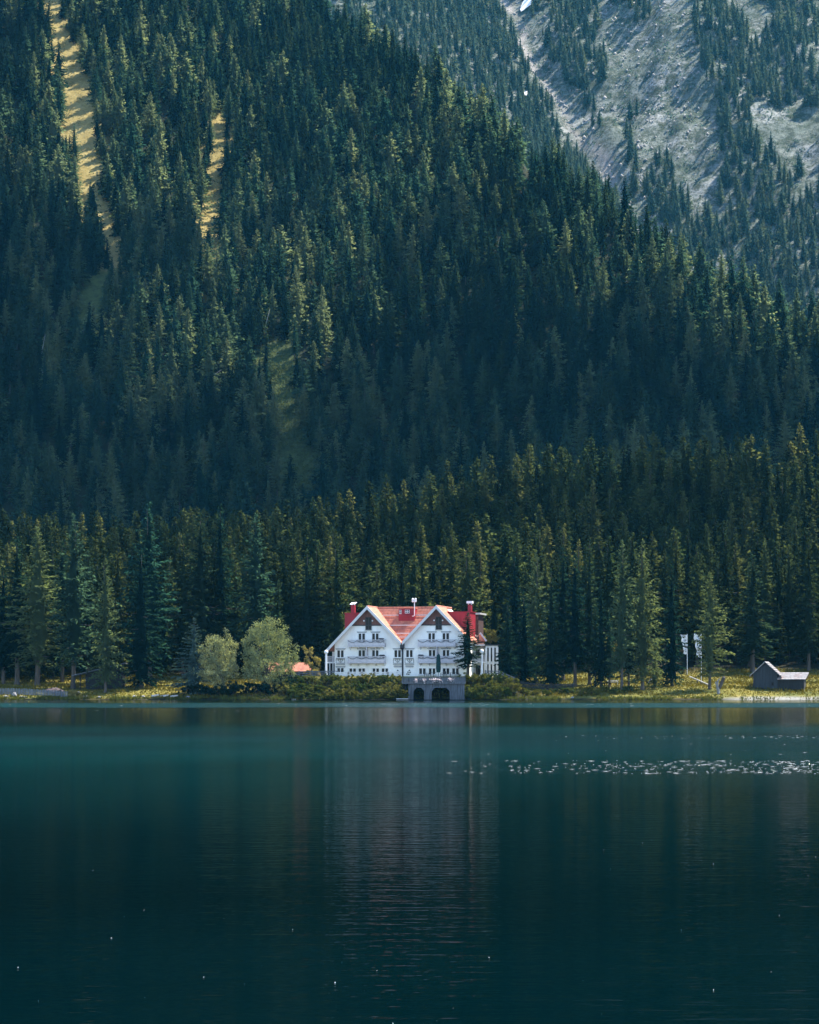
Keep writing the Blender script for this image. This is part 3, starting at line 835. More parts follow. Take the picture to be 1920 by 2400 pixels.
for xa, wd, z0_, h_ in ((x0 + .32, .4, 10.9, .7), (x0 + 1.55, .8, 11.0, .62)):
    wn_ = MB().box(xa - wd / 2, xa + wd / 2, 4.0, 4.095, z0_, z0_ + h_).build('window', M['whitepaint'], d); b = MB()
    for s in (-1, 1):
        for q in (0, 1): b.box(xa + s * wd * .24 - wd * .17, xa + s * wd * .24 + wd * .17, 3.98, 3.998, z0_ + .08 + q * h_ * .47, z0_ + .06 + (q + .8) * h_ * .47)
    b.build('pane', M['glass'], wn_)
MB().box(x0 + .8, x1 - .3, 3.55, 4.097, 10.55, 10.66).build('ledge', M['redsheet'], d)
MB().box(x0 - .1, x1 + .1, 3.95, 6.6, 11.852, 11.94).build('dormer_roof', M['tile'], d)
xa = hx(972.5, 4)
pp = MB().tube([(xa - .45, 3.7, 10.5), (xa - .1, 3.7, 10.5), (xa, 3.7, 10.65), (xa, 3.7, 12.9)], .07, 6).build('vent_pipe', M['whitepaint'], hot)
b = MB()
for s in (-.24, .24):
    for q in (0, .34): b.ball((xa + s - .05, 3.7, 13.1 + q), .21, 8, 6)
b.box(xa - .09, xa + .04, 3.66, 3.74, 12.9, 13.5)
b.build('cowl', M['whitepaint'], pp)
# glazed porch with a roof terrace at the hotel's left flank
po = MB().box(-13.9, -12.12, 1.0, 6, -.6, 2.28).build('porch', M['glass'], hot)
b = MB()
for x in (-13.95, -13.2, -12.62): b.box(x - .07, x + .07, .88, .995, -.6, 2.28)
b.box(-14.05, -12.12, .8, 6.1, 2.283, 2.5); b.build('porch_frame', M['whitepaint'], po)
b = MB(); b.box(-14.05, -12.12, .84, .9, 3.4, 3.5)
for i in range(10): b.box(-14 + i * .2, -13.9 + i * .2, .84, .9, 2.503, 3.398)
b.build('railing', M['balcony'], po)
MB().box(-12.9, -12.4, 1.5, 1.6, 2.503, 4.3).build('terrace_door', M['whitepaint'], po)
# stair tower behind
tw = MB().box(hx(1107, 14), hx(1126, 14), 14, 19, 0, 10.9).build('stair_tower', M['towerwood'], hot)
MB().box(hx(1094, 14), hx(1132, 14), 13.2, 19.6, 11.003, 11.3).build('tower_roof', M['lintel'], tw)

# ------------------------------------------------------------------ side wing
ay = 417.0
A0 = at(1140, 1585, ay); A0.z = HZ
an = empty('annex', A0, 'white side wing with balcony, red roof and tall pilasters beside the hotel', 'building')
ax = lambda u: (u - 1140) / F * ay
az = lambda v: (1585 - v) / F * ay
b = MB(); b.box(ax(1137), ax(1168), 0, 9, -.6, az(1513)); b.box(ax(1100), ax(1136.9), 2.2, 9, -.6, az(1516)); b.build('wall', M['render'], an)
b = MB()
for u in (1139.5, 1148, 1156.3, 1166): b.box(ax(u) - .15, ax(u) + .15, -.3, -.003, -.6, az(1515))
b.build('pilaster', M['whitepaint'], an)
for u in (1143.8, 1151.8, 1160.5):
    fr = MB().box(ax(u) - .2, ax(u) + .2, -.06, -.003, .5, 2.2).build('window', M['whitepaint'], an)
    MB().box(ax(u) - .13, ax(u) + .13, -.08, -.062, .58, 2.1).build('pane', M['glass'], fr)
for u in (1113, 1125):
    for z0_, z1_ in ((.2, 2.0), (3.2, 4.8)):
        fr = MB().box(ax(u) - .5, ax(u) + .5, 2.1, 2.197, z0_, z1_).build('window', M['whitepaint'], an)
        MB().box(ax(u) - .42, ax(u) + .42, 2.05, 2.098, z0_ + .08, z1_ - .08).build('pane', M['glass'], fr)
s = MB().box(ax(1100), ax(1138), -.5, 2.197, 2.3, 2.55).build('balcony', M['whitepaint'], an)
b = MB(); b.box(ax(1100), ax(1138), -.48, -.4, 3.5, 3.6); b.box(ax(1100), ax(1138), -.48, -.4, 2.62, 2.7)
for i in range(17): x = ax(1100) + .05 + i * .17; b.box(x - .03, x + .03, -.46, -.42, 2.703, 3.498)
b.build('railing', M['balcony'], s)
for u in (1101.5, 1137):
    MB().tube([(ax(u), -.3, -.6), (ax(u), -.3, 2.297)], .14, 10).build('column', M['whitepaint'], an)
b = MB()
b.add([(ax(1098), -.9, az(1512)), (ax(1136), -.9, az(1512)), (ax(1130), 3.5, az(1488)), (ax(1104), 3.5, az(1488)), (ax(1098), 9, az(1512)), (ax(1136), 9, az(1512))],
      [(0, 1, 2, 3), (1, 5, 2), (2, 5, 4, 3), (0, 3, 4), (0, 4, 5, 1)])
b.build('hip_roof', M['towerwood'], an)
b = MB()
b.add([(ax(1122), .5, az(1503)), (ax(1140), .5, az(1503)), (ax(1126), .5, az(1484)), (ax(1122), 8, az(1503)), (ax(1140), 8, az(1503)), (ax(1126), 8, az(1484))],
      [(0, 1, 2), (3, 5, 4), (0, 2, 5, 3), (1, 4, 5, 2), (0, 3, 4, 1)])
rf = b.build('roof', M['tile'], an)
MB().box(ax(1135), ax(1170), -.3, 9.2, az(1513) + .003, az(1513) + .22).build('flat_roof', M['dark'], an)
for u in (1144, 1152, 1160.5): MB().box(ax(u) - .12, ax(u) + .12, -.05, -.003, 2.6, 5.0).build('slit_window', M['glass'], an)
b = MB(); b.bar((ax(1125.5), .42, az(1484) + .1), (ax(1140.5), .42, az(1503) + .05), .1, .3); b.bar((ax(1098), -.95, az(1512)), (ax(1136), -.95, az(1512)), .12, .25)
b.build('bargeboard', M['barge'], rf)
MB().tube([(ax(1136.5), -.45, az(1512)), (ax(1138), -.2, az(1520)), (ax(1138), -.2, -.5)], .07, 6).build('downpipe', M['dark'], an)

# ------------------------------------------------------------------ boathouse
by = 401.0
B0 = at(1020, 1640, by); B0.z = 0
bo = empty('boathouse', B0, 'grey timber boathouse with two dark arched openings at the water below the hotel', 'boathouse')
bx = lambda u: (u - 1020) / F * by
bz = lambda v: HC + (VH - v) / F * by
zt_, dk = bz(1611), bz(1603)
wl, wr, wb = bx(957), bx(1089), -1.2
b = MB()
def chamf(u0, u1, s): return [(bx(u0), bz(1620)), (bx(u0 + s), zt_), (bx(u1 - s), zt_), (bx(u1), bz(1620))]
b.box(wl, bx(969), 0, .3, wb, dk); b.box(bx(995), bx(1011), 0, .3, wb, dk); b.box(bx(1055), wr, 0, .3, wb, dk)
for u0, u1, s in ((969, 995, 7), (1011, 1055, 8)):
    q = chamf(u0, u1, s)
    b.prism([(bx(u0), q[0][1]), q[1], (q[1][0], dk), (bx(u0), dk)], 0, .3)
    b.prism([q[1], q[2], (q[2][0], dk), (q[1][0], dk)], 0, .3)
    b.prism([q[2], q[3], (bx(u1), dk), (q[2][0], dk)], 0, .3)
rb = random.Random(8)
x = wl + .1
while x < wr - .12:                        # upright boards, each its own thickness
    u = x / by * F + 1020
    top = dk if not any(a - 1 < u < c_ + 1 for a, c_ in ((969, 995), (1011, 1055))) else None
    if top: b.box(x - .08, x + .08, -.03 - rb.random() * .04, -.002, -.8, dk - rb.random() * .04)
    else: b.box(x - .08, x + .08, -.03 - rb.random() * .03, -.002, zt_ + .1, dk - .01)
    x += .2
b.box(wl, wl + .25, .302, 5.4, wb, dk); b.box(wr - .25, wr, .302, 5.4, wb, dk)
b.build('wall', M['greywood'], bo)
for u0, u1, s in ((969, 995, 7), (1011, 1055, 8)):
    q = chamf(u0, u1, s); pts = [(bx(u0), -.6)] + q + [(bx(u1), -.6)]; b = MB()
    for p, r_ in zip(pts[:-1], pts[1:]): b.bar((p[0], -.09, p[1]), (r_[0], -.09, r_[1]), .12, .12)
    b.build('arch_frame', M['greywood'], bo)
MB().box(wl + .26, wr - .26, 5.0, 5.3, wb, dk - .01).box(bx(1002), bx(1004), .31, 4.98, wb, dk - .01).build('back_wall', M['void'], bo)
dkk = MB().box(bx(942.5), wr + .15, -.35, 6, dk + .003, dk + .18).build('deck', M['greywood'], bo)
b = MB(); x = bx(943)
rl, rr_ = bx(943), bx(1091.5)
while x < rr_:
    b.box(x - .085, x + .085, -.33, -.28, dk + .2, bz(1589.5) - rb.random() * .05); x += .195
b.box(rl, rr_, -.36, -.22, bz(1589.5) + .003, bz(1588) + .02); b.box(rl, rr_, -.36, -.332, dk + .2, dk + .32)
b.build('railing', M['greywood'], bo)
b = MB()
for u in (946, 951): b.tube([(bx(u), .6, -1.5), (bx(u), .6, dk)], .12, 8)
b.build('deck_post', M['darkwood'], bo)


def blob_flowers(seed, w_, h_):
    rg = np.random.default_rng(seed); k = 60
    p = np.stack([rg.normal(0, w_ * .3, k), rg.normal(0, .1, k), rg.normal(-h_ * .2, h_ * .3, k)], 1)
    return kites(p, rg.normal(0, 1, (k, 3)), np.full(k, .2), np.full(k, .08), rg)


fl = [(975, 'narrow white flowers'), (995, 'white trailing flowers'), (1018, 'white flowers'), (1028, 'pinkish white flowers'), (1057, 'white bushy flowers')]
pos_words = ['leftmost on', 'second from the left on', 'middle one on', 'second from the right on', 'rightmost on']
for i, (u, t) in enumerate(fl):
    p = at(u, 1594, by - .5)
    e = empty('flower_box', p, f'box of {t}, {pos_words[i]} the boathouse railing', 'flower box', 'flower boxes on the boathouse railing')
    MB().box(-.42, .42, -.12, .12, -.22, .02).build('planter', M['greywood'], e)
    V, Q = blob_flowers(i, .9 if i != 0 else .5, .6); link('blossoms', np_mesh('blossoms', V + np.array([0, -.12, .1]), quads=Q, mats=[M['petal']]), e)

# ------------------------------------------------------------------ terrace furniture
def standing(u, Y, z=None):
    X = (u - 960) / F * Y; return Vector((X, Y, gz(X, Y) if z is None else z))


p = standing(1028, 408.6)
e = empty('closed_parasol', p, 'tall closed dark green parasol standing before the right gable of the hotel', 'parasol')
MB().box(-.35, .35, -.35, .35, 0, .12).build('base', M['lintel'], e)
MB().tube([(0, 0, .1), (0, 0, 4.1)], .04, 8).build('pole', M['dark'], e)
b = MB(); k = 14; vs = []
prof = [(.75, .34), (1.4, .44), (2.3, .42), (3.2, .36), (3.7, .28), (3.95, .05)]
for z, r_ in prof: vs += [(math.cos(6.2832 * j / k) * r_ * (1 if j % 2 else .72), math.sin(6.2832 * j / k) * r_ * (1 if j % 2 else .72), z) for j in range(k)]
b.add(vs, [(i * k + j, i * k + (j + 1) % k, (i + 1) * k + (j + 1) % k, (i + 1) * k + j) for i in range(len(prof) - 1) for j in range(k)] + [tuple(range(k))])
b.build('canopy', M['parasol'], e)


def chair_mb():
    b = MB(); b.box(-.24, .24, -.24, .24, .42, .48); b.box(-.24, .24, .2, .25, .5, .95)
    for sx in (-1, 1):
        for sy in (-1, 1): b.bar((sx * .21, sy * .21, 0), (sx * .2, sy * .2, .42), .045)
        b.bar((sx * .22, .22, .48), (sx * .22, .225, .52), .045)
        b.bar((sx * .24, -.2, .66), (sx * .24, .2, .66), .045); b.bar((sx * .24, -.2, .48), (sx * .24, -.2, .66), .04)
    return b


cm = chair_mb().mesh('terrace_chair', M['dark'])
nm = ['first', 'second', 'third', 'fourth', 'fifth']
for i, (u, rz) in enumerate([(998, 1.4), (1007, -1.3), (1036, -1.5), (1044, .4), (1074, 1.2)]):
    p = standing(u, 407.6); p.z = max(p.z, HZ - .1); o = link('terrace_chair', cm); o.location = p; o.rotation_euler = (0, 0, rz)
    tag(o, f'dark terrace chair, {nm[i]} from the left behind the boathouse railing', 'chair', 'dark chairs on the hotel terrace')
tb = MB().tube([(0, 0, .70), (0, 0, .74)], .48, 14).tube([(0, 0, .02), (0, 0, .7)], .05, 8).tube([(0, 0, 0), (0, 0, .03)], .26, 10).mesh('terrace_table', M['dark'])
for i, (u, t) in enumerate([(1016, 'left of the closed parasol'), (1056, 'right of the closed parasol'), (1067, 'farthest right of the closed parasol')]):
    p = standing(u, 408.0); p.z = max(p.z, HZ - .1); o = link('terrace_table', tb); o.location = p
    tag(o, f'small dark round terrace table, {t}', 'table', 'tables on the hotel terrace')
for i, (u, v, t) in enumerate([(895.5, 1513.5, 'upper balcony of the left gable'), (897, 1552, 'lower balcony of the left gable'), (988, 1552, 'lower balcony of the right gable')]):
    x = hx(u); lz = 5.3 if v < 1530 else 2.45
    wp = Vector(hot.location) + Matrix.Rotation(-R(HR), 3, 'Z') @ Vector((x, -.55, lz))
    b = MB(); b.box(-.45, .45, -.3, .3, .86, .98)
    for sx in (-1, 1):
        for sy in (-1, 1): b.bar((sx * .36, sy * .22, 0), (sx * .36, sy * .22, .86), .05)
    b.tube([(-.5, 0, 1.12), (-.36, 0, 1.22), (.36, 0, 1.22), (.5, 0, 1.12)], .09, 6); b.box(-.36, .36, -.05, .05, .982, 1.2)
    o = b.build('balcony_table', M['dark']); o.location = wp; o.rotation_euler = (0, 0, -R(HR))
    tag(o, f'small dark covered table at the end of the {t}', 'table', 'dark tables on the balconies')


def lamp_post(u, Y, vtop, label):
    p = standing(u, Y); p.z = max(p.z, HZ - .15)
    top = HC + (VH - vtop) / F * Y - p.z
    e = empty('globe_lamp', p, label, 'lamp', 'white globe lamps')
    MB().tube([(0, 0, 0), (0, 0, .5), (0, 0, .55), (0, 0, top - .35)], [.24, .24, .19, .17], 10).build('post', M['whitepaint'], e)
    MB().ball((0, 0, top - .02), .36, 14, 10).build('globe', M['glow'], e, True)
    MB().tube([(0, 0, top - .36), (0, 0, top - .3)], .2, 10).build('collar', M['whitepaint'], e)


lamp_post(764.5, 408.5, 1528, 'white globe lamp on a post at the left corner of the hotel')
lamp_post(1129.5, 409, 1526, 'white globe lamp on a post in front of the side wing balcony')

# ------------------------------------------------------------------ fences
def rail_fence(u0, u1, Y0, Y1, h, nr, label, mat, seed, gap=2.2, cat='fence', name='rail_fence'):
    a, c = standing(u0, Y0), standing(u1, Y1)
    e = empty(name, a, label, cat); rg = random.Random(seed); n = int((c - a).length / gap)
    pts = []
    for i in range(n + 1):
        t = i / n; X, Y = a.x + (c.x - a.x) * t, a.y + (c.y - a.y) * t; pts.append(Vector((X, Y, gz(X, Y))) - a)
    for q in pts: MB().box(q.x - .07, q.x + .07, q.y - .07, q.y + .07, q.z - .3, q.z + h + .08).build('fence_post', mat, e)
    b = MB()
    for q, r_ in zip(pts[:-1], pts[1:]):
        for k in range(nr):
            z = h * (k + .7) / nr; o_ = Vector((0, -.1, z + rg.uniform(-.03, .03)))
            b.bar(q + o_ - Vector((.15, 0, 0)), r_ + o_ + Vector((.15, 0, 0)), .04, .17)
    b.build('rail', mat, e)
    return e


rail_fence(672, 792, 406.4, 407.4, .95, 3, 'weathered rail fence on the bank between the small red roof and the hotel', M['greywood'], 1)
rail_fence(786, 940, 407.2, 407.2, .75, 3, 'pale low rail fence along the hotel terrace above the shrubs', M['barge'], 2)
rail_fence(1138, 1205, 408, 408.5, 1.0, 3, 'dark rail fence beside the side wing at the forest edge', M['greywood'], 3)
rail_fence(1222, 1342, 409, 409.6, .95, 4, 'dark plank fence under the conifers at the meadow edge', M['darkwood'], 4, 3)
a, c = standing(-40, 403.2), standing(158, 403.2)
e = empty('picket_fence', a, 'grey weathered picket fence along the shore at the far left', 'fence')
b = MB(); x = 0.0; rg = random.Random(4); L = c.x - a.x
while x < L:
    z0 = gz(a.x + x, 403.2) - a.z; h = 1.12 + rg.uniform(-.06, .06); wd = rg.uniform(.08, .1)
    b.add([(x - wd, -.02, z0 + .05), (x + wd, -.02, z0 + .05), (x + wd, -.02, z0 + h - .08), (x, -.02, z0 + h), (x - wd, -.02, z0 + h - .08), (x - wd, .01, z0 + .05), (x + wd, .01, z0 + .05), (x + wd, .01, z0 + h - .08), (x, .01, z0 + h), (x - wd, .01, z0 + h - .08)],
          [(0, 1, 2, 3, 4), (9, 8, 7, 6, 5), (0, 5, 6, 1), (1, 6, 7, 2), (2, 7, 8, 3), (3, 8, 9, 4), (4, 9, 5, 0)]); x += .27
b.build('pickets', M['picket'], e)
b = MB()
for z in (.35, .85): b.bar((0, .05, z + gz(a.x, 403.2) - a.z), (L, .05, z + gz(c.x, 403.2) - a.z), .05, .09)
b.build('rail', M['greywood'], e)
for i in range(8):
    x = L * i / 7.0; z0 = gz(a.x + x, 403.2) - a.z; MB().box(x - .06, x + .06, .08, .2, z0 - .3, z0 + 1.1).build('fence_post', M['greywood'], e)

# ------------------------------------------------------------------ sheds and barn
p = Vector(((1795 - 960) / F * 411, 411, 0)); p.z = gz(p.x, p.y) - .15
e = empty('barn', p, 'small grey plank barn with steep gable and lower lean-to in the meadow', 'barn', None, -R(14))
k = F / 411
x_ = lambda u, y=0.0: (u - 1795) / (k * math.cos(R(14))) - math.tan(R(14)) * y
z_ = lambda v: HC + (VH - v) / k - p.z
zl, zr2, za = z_(1578), z_(1577), z_(1552)
xl, xr2, xc = x_(1767), x_(1822), x_(1794)
b = MB(); b.prism([(xl, -.4), (xr2, -.4), (xr2, zl), (xc, za - .15), (xl, zl)], 0, 5.5)
xx = xl + .1
while xx < xr2:
    topz = za - .2 - abs(xx - xc) * (za - zl) / (xr2 - xc) * .97
    b.box(xx - .11, xx + .11, -.03 - rb.random() * .03, -.002, -.3, topz - .05); xx += .26
b.box(xl, xr2, -.1, -.061, 2.62, 2.74)
wl_ = b.build('wall', M['barnwood'], e)
b = MB(); sl_ = (za - zl) / (xr2 - xc)
b.prism([(xl - .6, zl - .6 * sl_ + .12), (xc, za + .12), (xc, za - .02), (xl - .6, zl - .6 * sl_ - .02)], -.7, 6)
b.prism([(xc + .002, za + .12), (xr2 + .75, zl - .75 * sl_ + .12), (xr2 + .75, zl - .75 * sl_ - .02), (xc + .002, za - .02)], -.7, 6)
for q in range(1, 9):                      # shingle courses
    dq = q * .33; b.box(xc + dq - .02, xc + dq + .04, -.72, 6.02, za + .10 - dq * sl_, za + .17 - dq * sl_)
rf_ = b.build('roof', M['shingle'], e)
b = MB()
for q in range(1, 9):
    dq = q * .33 + .07; b.box(xc + dq - .03, xc + dq + .035, -.71, 6.01, za + .09 - dq * sl_, za + .15 - dq * sl_)
b.build('roof_gap', M['darkwood'], rf_)
fr = MB().box(x_(1808), x_(1813.5), -.12, -.063, .78, 1.4).build('window', M['darkwood'], e)
MB().box(x_(1809), x_(1812.5), -.14, -.122, .85, 1.33).build('pane', M['void'], fr)
b = MB(); b.box(xr2 + .01, x_(1881), .2, 4.2, -.4, z_(1592)); xx = xr2 + .15
while xx < x_(1881): b.box(xx - .11, xx + .11, .17 - rb.random() * .03, .198, -.3, z_(1592) - .03); xx += .26
lt = b.build('lean_to', M['darkwood'], e)
b = MB(); x0, x1 = xr2 - .05, x_(1885); zf, zb_ = z_(1592) + .05, z_(1576)
b.add([(x0, -.5, zf), (x1, -.5, zf), (x1 + .35, 2.5, zb_), (x0 + .35, 2.5, zb_), (x0, -.5, zf - .12), (x1, -.5, zf - .12), (x1 + .35, 2.5, zb_ - .12), (x0 + .35, 2.5, zb_ - .12), (x0, 4.6, zf), (x1, 4.6, zf)],
      [(0, 1, 2, 3), (7, 6, 5, 4), (0, 4, 5, 1), (1, 5, 6, 2), (0, 3, 7, 4), (3, 2, 9, 8)])
for q in range(1, 7):
    t = q / 7; y = -.5 + 3 * t; zz = zf + (zb_ - zf) * t; b.bar((x0 + .35 * t, y, zz + .02), (x1 + .35 * t, y, zz + .02), .05, .05)
b.build('lean_to_roof', M['shingle'], lt)

p = Vector(((235 - 960) / F * 412, 412, 0)); p.z = gz(p.x, p.y) - .1; k = F / 412
e = empty('log_shed', p, 'low dark log shed with sloping roof and open porch behind the shore trees', 'shed')
x_ = lambda u: (u - 235) / k
z_ = lambda v: HC + (VH - v) / k - p.z
b = MB()
for i in range(9): z = .12 + i * .29; b.tube([(x_(201), 0, z), (x_(288), 0, z)], .16, 8); b.tube([(x_(202.5), -.1, z + .14), (x_(202.5), 4, z + .14)], .15, 8); b.tube([(x_(286), -.1, z + .14), (x_(286), 4, z + .14)], .15, 8)
b.box(x_(204), x_(285), .1, 3.8, -.3, 2.9); b.build('wall', M['darkwood'], e)
b = MB(); b.add([(x_(170), -.8, z_(1584.5)), (x_(292), -.8, z_(1556)), (x_(292), 4.6, z_(1556)), (x_(170), 4.6, z_(1584.5)), (x_(170), -.8, z_(1582.5)), (x_(292), -.8, z_(1553.5)), (x_(292), 4.6, z_(1553.5)), (x_(170), 4.6, z_(1582.5))],
                [(3, 2, 1, 0), (4, 5, 6, 7), (0, 1, 5, 4), (1, 2, 6, 5), (2, 3, 7, 6), (3, 0, 4, 7)])
b.build('roof', M['greywood'], e)
b = MB(); b.prism([(x_(204), 2.6), (x_(288), 2.6), (x_(288), z_(1557)), (x_(204), z_(1577.5))], .2, .4); b.build('gable_boards', M['darkwood'], e)
for u in (176, 189): MB().tube([(x_(u), -.5, -.3), (x_(u), -.5, z_(1584.3) + (u - 170) * .0155)], .1, 8).build('porch_post', M['darkwood'], e)

p = standing(672, 424); k = F / 424
e = empty('garden_shed', p, 'low shed with pinkish red roof between the willow and the hotel', 'shed')
x_ = lambda u: (u - 672) / k
z_ = lambda v: HC + (VH - v) / k - p.z
MB().box(x_(622), x_(722), 0, 4, -.4, z_(1573)).build('wall', M['darkwood'], e)
b = MB(); b.add([(x_(618), -.7, z_(1573)), (x_(726), -.7, z_(1573)), (x_(732), 2, z_(1553)), (x_(622), 2, z_(1553)), (x_(726), 4.7, z_(1573)), (x_(618), 4.7, z_(1573)), (x_(618), -.7, z_(1573) - .12), (x_(726), -.7, z_(1573) - .12), (x_(726), 4.7, z_(1573) - .12), (x_(618), 4.7, z_(1573) - .12)],
                [(0, 1, 2, 3), (3, 2, 4, 5), (0, 6, 7, 1), (1, 7, 8, 4), (0, 3, 5), (1, 4, 2), (4, 8, 9, 5), (5, 9, 6, 0), (9, 8, 7, 6)])
for q in range(1, 8): t = q / 8; b.bar((x_(618 + 4 * t), -.7 + 2.7 * t, z_(1573 - 20 * t) + .02), (x_(726 + 6 * t), -.7 + 2.7 * t, z_(1573 - 20 * t) + .02), .05, .04)
b.build('roof', M['tile'], e)

# ------------------------------------------------------------------ banners, logs, stones, jetties
def banner(u, Y, vt, vb, wd, label, seed):
    p = standing(u, Y); k = F / Y; zt2 = HC + (VH - vt) / k - p.z; zb2 = HC + (VH - vb) / k - p.z
    e = empty('banner', p, label, 'banner', 'white banners by the forest')
    MB().tube([(0, 0, -.2), (0, 0, zt2 + .15)], .045, 8).build('pole', M['whitepaint'], e)
    n = 20; fold = lambda i: (-.15 * math.sin(i * .9 + seed), .12 * math.sin(i * .7 + seed))
    vs, ms = [], []
    row = []
    for i in range(n + 1):
        t = i / n; z = zt2 + (zb2 - zt2) * t; fx, fy = fold(i)
        wq = wd * (1.2 - .6 * t) + .6 * fx
        row.append((z, wq, fy)); vs += [(-.06, 0, z), (-wq * .5, fy, z - .05), (-wq, -fy, z + .08), (-wq, -fy + .015, z + .08), (-wq * .5, fy + .015, z - .05), (-.06, .015, z)]
    fs = [(i * 6 + j, i * 6 + (j + 1) % 6, (i + 1) * 6 + (j + 1) % 6, (i + 1) * 6 + j) for i in range(n) for j in range(6)]
    cl = MB().add(vs, fs + [tuple(range(6)), tuple(range(n * 6 + 5, n * 6 - 1, -1))]).build('cloth', M['banner'], e)
    b = MB(); rg = random.Random(seed)
    for i in range(1, n - 1):              # blurred dark lettering running down the cloth
        if i % 5 == 4: continue
        z, wq, fy = row[i]; a = -wq * rg.uniform(.12, .3); c_ = -wq * rg.uniform(.55, .9)
        b.bar((a, -abs(fy) - .06, z), (c_, -abs(fy) - .06, z + rg.uniform(-.1, .1)), .03, rg.uniform(.03, .06))
        if i % 4 == 1: b.bar((a, -abs(fy) - .06, z), ((a + c_) / 2, -abs(fy) - .06, z - .2), .03, .06)
    b.build('print', M['ink'], cl)


banner(1644, 424, 1486, 1540, 1.15, 'white printed banner on a tall pole left of the lone meadow larch', 1)
banner(1611, 436, 1488, 1533, 1.0, 'white banner half hidden by branches, left of the printed banner', 5)
snow_pts = None


def log(name, pts, r, label, cat, mat='deadwood', group=None):
    o = MB().tube(pts, r, 8).build(name, M[mat], None, True); tag(o, label, cat, group); return o


a, c = standing(1617, 424), standing(1662, 414)
e = empty('log_rail', a, 'slanting pole on short legs in the meadow left of the lone larch', 'pole')
d_ = c - a
MB().tube([(0, 0, .95), (d_.x * .5, d_.y * .5, d_.z * .5 + .65), (d_.x, d_.y, d_.z + .35)], .13, 8).build('pole', M['deadwood'], e)
for t in (.4, .6): MB().tube([(d_.x * t, d_.y * t, d_.z * t - .1), (d_.x * t, d_.y * t, d_.z * t + .66)], .12, 7).build('leg', M['bark'], e)
a = standing(1684, 404.5)
e = empty('broken_snag', a, 'split weathered tree stump on the shore below the lone meadow larch', 'stump')
MB().tube([(.15, 0, -.6), (.0, 0, .5), (-.2, 0, 1.4), (-.1, .05, 2.2), (.45, .1, 2.9)], [.34, .27, .22, .16, .05], 9).tube([(-.15, 0, 1.35), (-.5, 0, 1.9), (-.45, 0, 2.15)], [.15, .12, .02], 7).build('trunk', M['palebark'], e)
MB().tube([(.2, .1, .9), (.5, .15, 1.7), (.95, .2, 2.8), (1.15, .25, 3.1)], [.2, .3, .28, .06], 8).build('split_half', M['bark'], e)
p = standing(1437, 416)
e = empty('bench', p, 'low whitish bench between thin trunks in the meadow', 'bench')
MB().box(-1.0, 1.0, -.22, .22, .42, .5).build('seat', M['barge'], e)
for s in (-.8, .8): MB().box(s - .06, s + .06, -.18, .18, -.1, .418).build('leg', M['barge'], e)
MB().box(-1.0, 1.0, .2, .26, .62, .78).box(-.86, -.76, .201, .259, .5, .62).box(.76, .86, .201, .259, .5, .62).build('backrest', M['barge'], e)
p = standing(1522, 418)
e = empty('deck_chair', p, 'white folding deck chair leaning between two larch trunks', 'deck chair', None, .3)
MB().add([(-.35, .0, .15), (.15, 0, .15), (.75, .05, 1.2), (.3, .05, 1.2), (-.35, .05, .13), (.15, .05, .13), (.75, .1, 1.18), (.3, .1, 1.18)], [(0, 1, 2, 3), (7, 6, 5, 4), (0, 4, 5, 1), (1, 5, 6, 2), (2, 6, 7, 3), (3, 7, 4, 0)]).build('canvas', M['banner'], e)
for yy_ in (-.03, .13): MB().bar((-.4, yy_, 0), (.8, yy_, 1.25), .05).bar((.5, yy_, 0), (.25, yy_, .75), .05).build('frame', M['dark'], e)

def raft(u0, u1, Y, label, z=.1):
    X0, X1 = (u0 - 960) / F * Y, (u1 - 960) / F * Y
    e = empty('jetty_board', ((X0 + X1) / 2, Y, 0), label, 'jetty'); h = (X1 - X0) / 2
    b = MB()
    for i in range(5): b.box(-h, h, -.6 + i * .24, -.38 + i * .24, z, z + .07)
    b.build('boards', M['whitepaint'], e)
    b = MB()
    for s in (-h * .8, h * .8): b.box(s - .08, s + .08, -.6, .58, z - .35, z - .002)
    b.build('bearer', M['greywood'], e)


raft(929, 957, 399.6, 'pale floating jetty board at the water left of the boathouse')
raft(1436, 1474, 400.4, 'pale narrow jetty board on the water below the meadow trees')
raft(684, 694, 399.8, 'tiny white board floating below the hotel shrubs', .06)
rg = random.Random(12)
st = [(14, 1637, .32), (33, 1633, .42), (50, 1637, .32), (60, 1636, .24), (184, 1625, .28), (193, 1630, .26), (204, 1634, .3), (196, 1637, .3), (232, 1637, .36), (228, 1614, .4), (316, 1636, .34), (336, 1636, .3), (440, 1636, .4), (1342, 1637, .25), (1740, 1636, .25)]
wh = ['flat pale boulder, first from the left below the picket fence', 'tall pinkish boulder, second from the left below the picket fence', 'grey boulder, third from the left below the picket fence', 'small grey boulder, fourth from the left below the picket fence',
      'pale stone, highest of the heap just right of the picket fence', 'pinkish stone in the middle of the heap right of the picket fence', 'rounded stone at the foot of the heap right of the picket fence', 'small stone at the waterline right of the picket fence',
      'pale stone at the waterline below the log shed', 'white stone in the grass against the log shed', 'stone at the waterline just left of the bleached logs', 'small stone at the waterline beside the left bleached log', 'stone at the waterline under the blue conifer',
      'small white stone at the shore below the plank fence', 'small white stone on the shore right of the split stump']
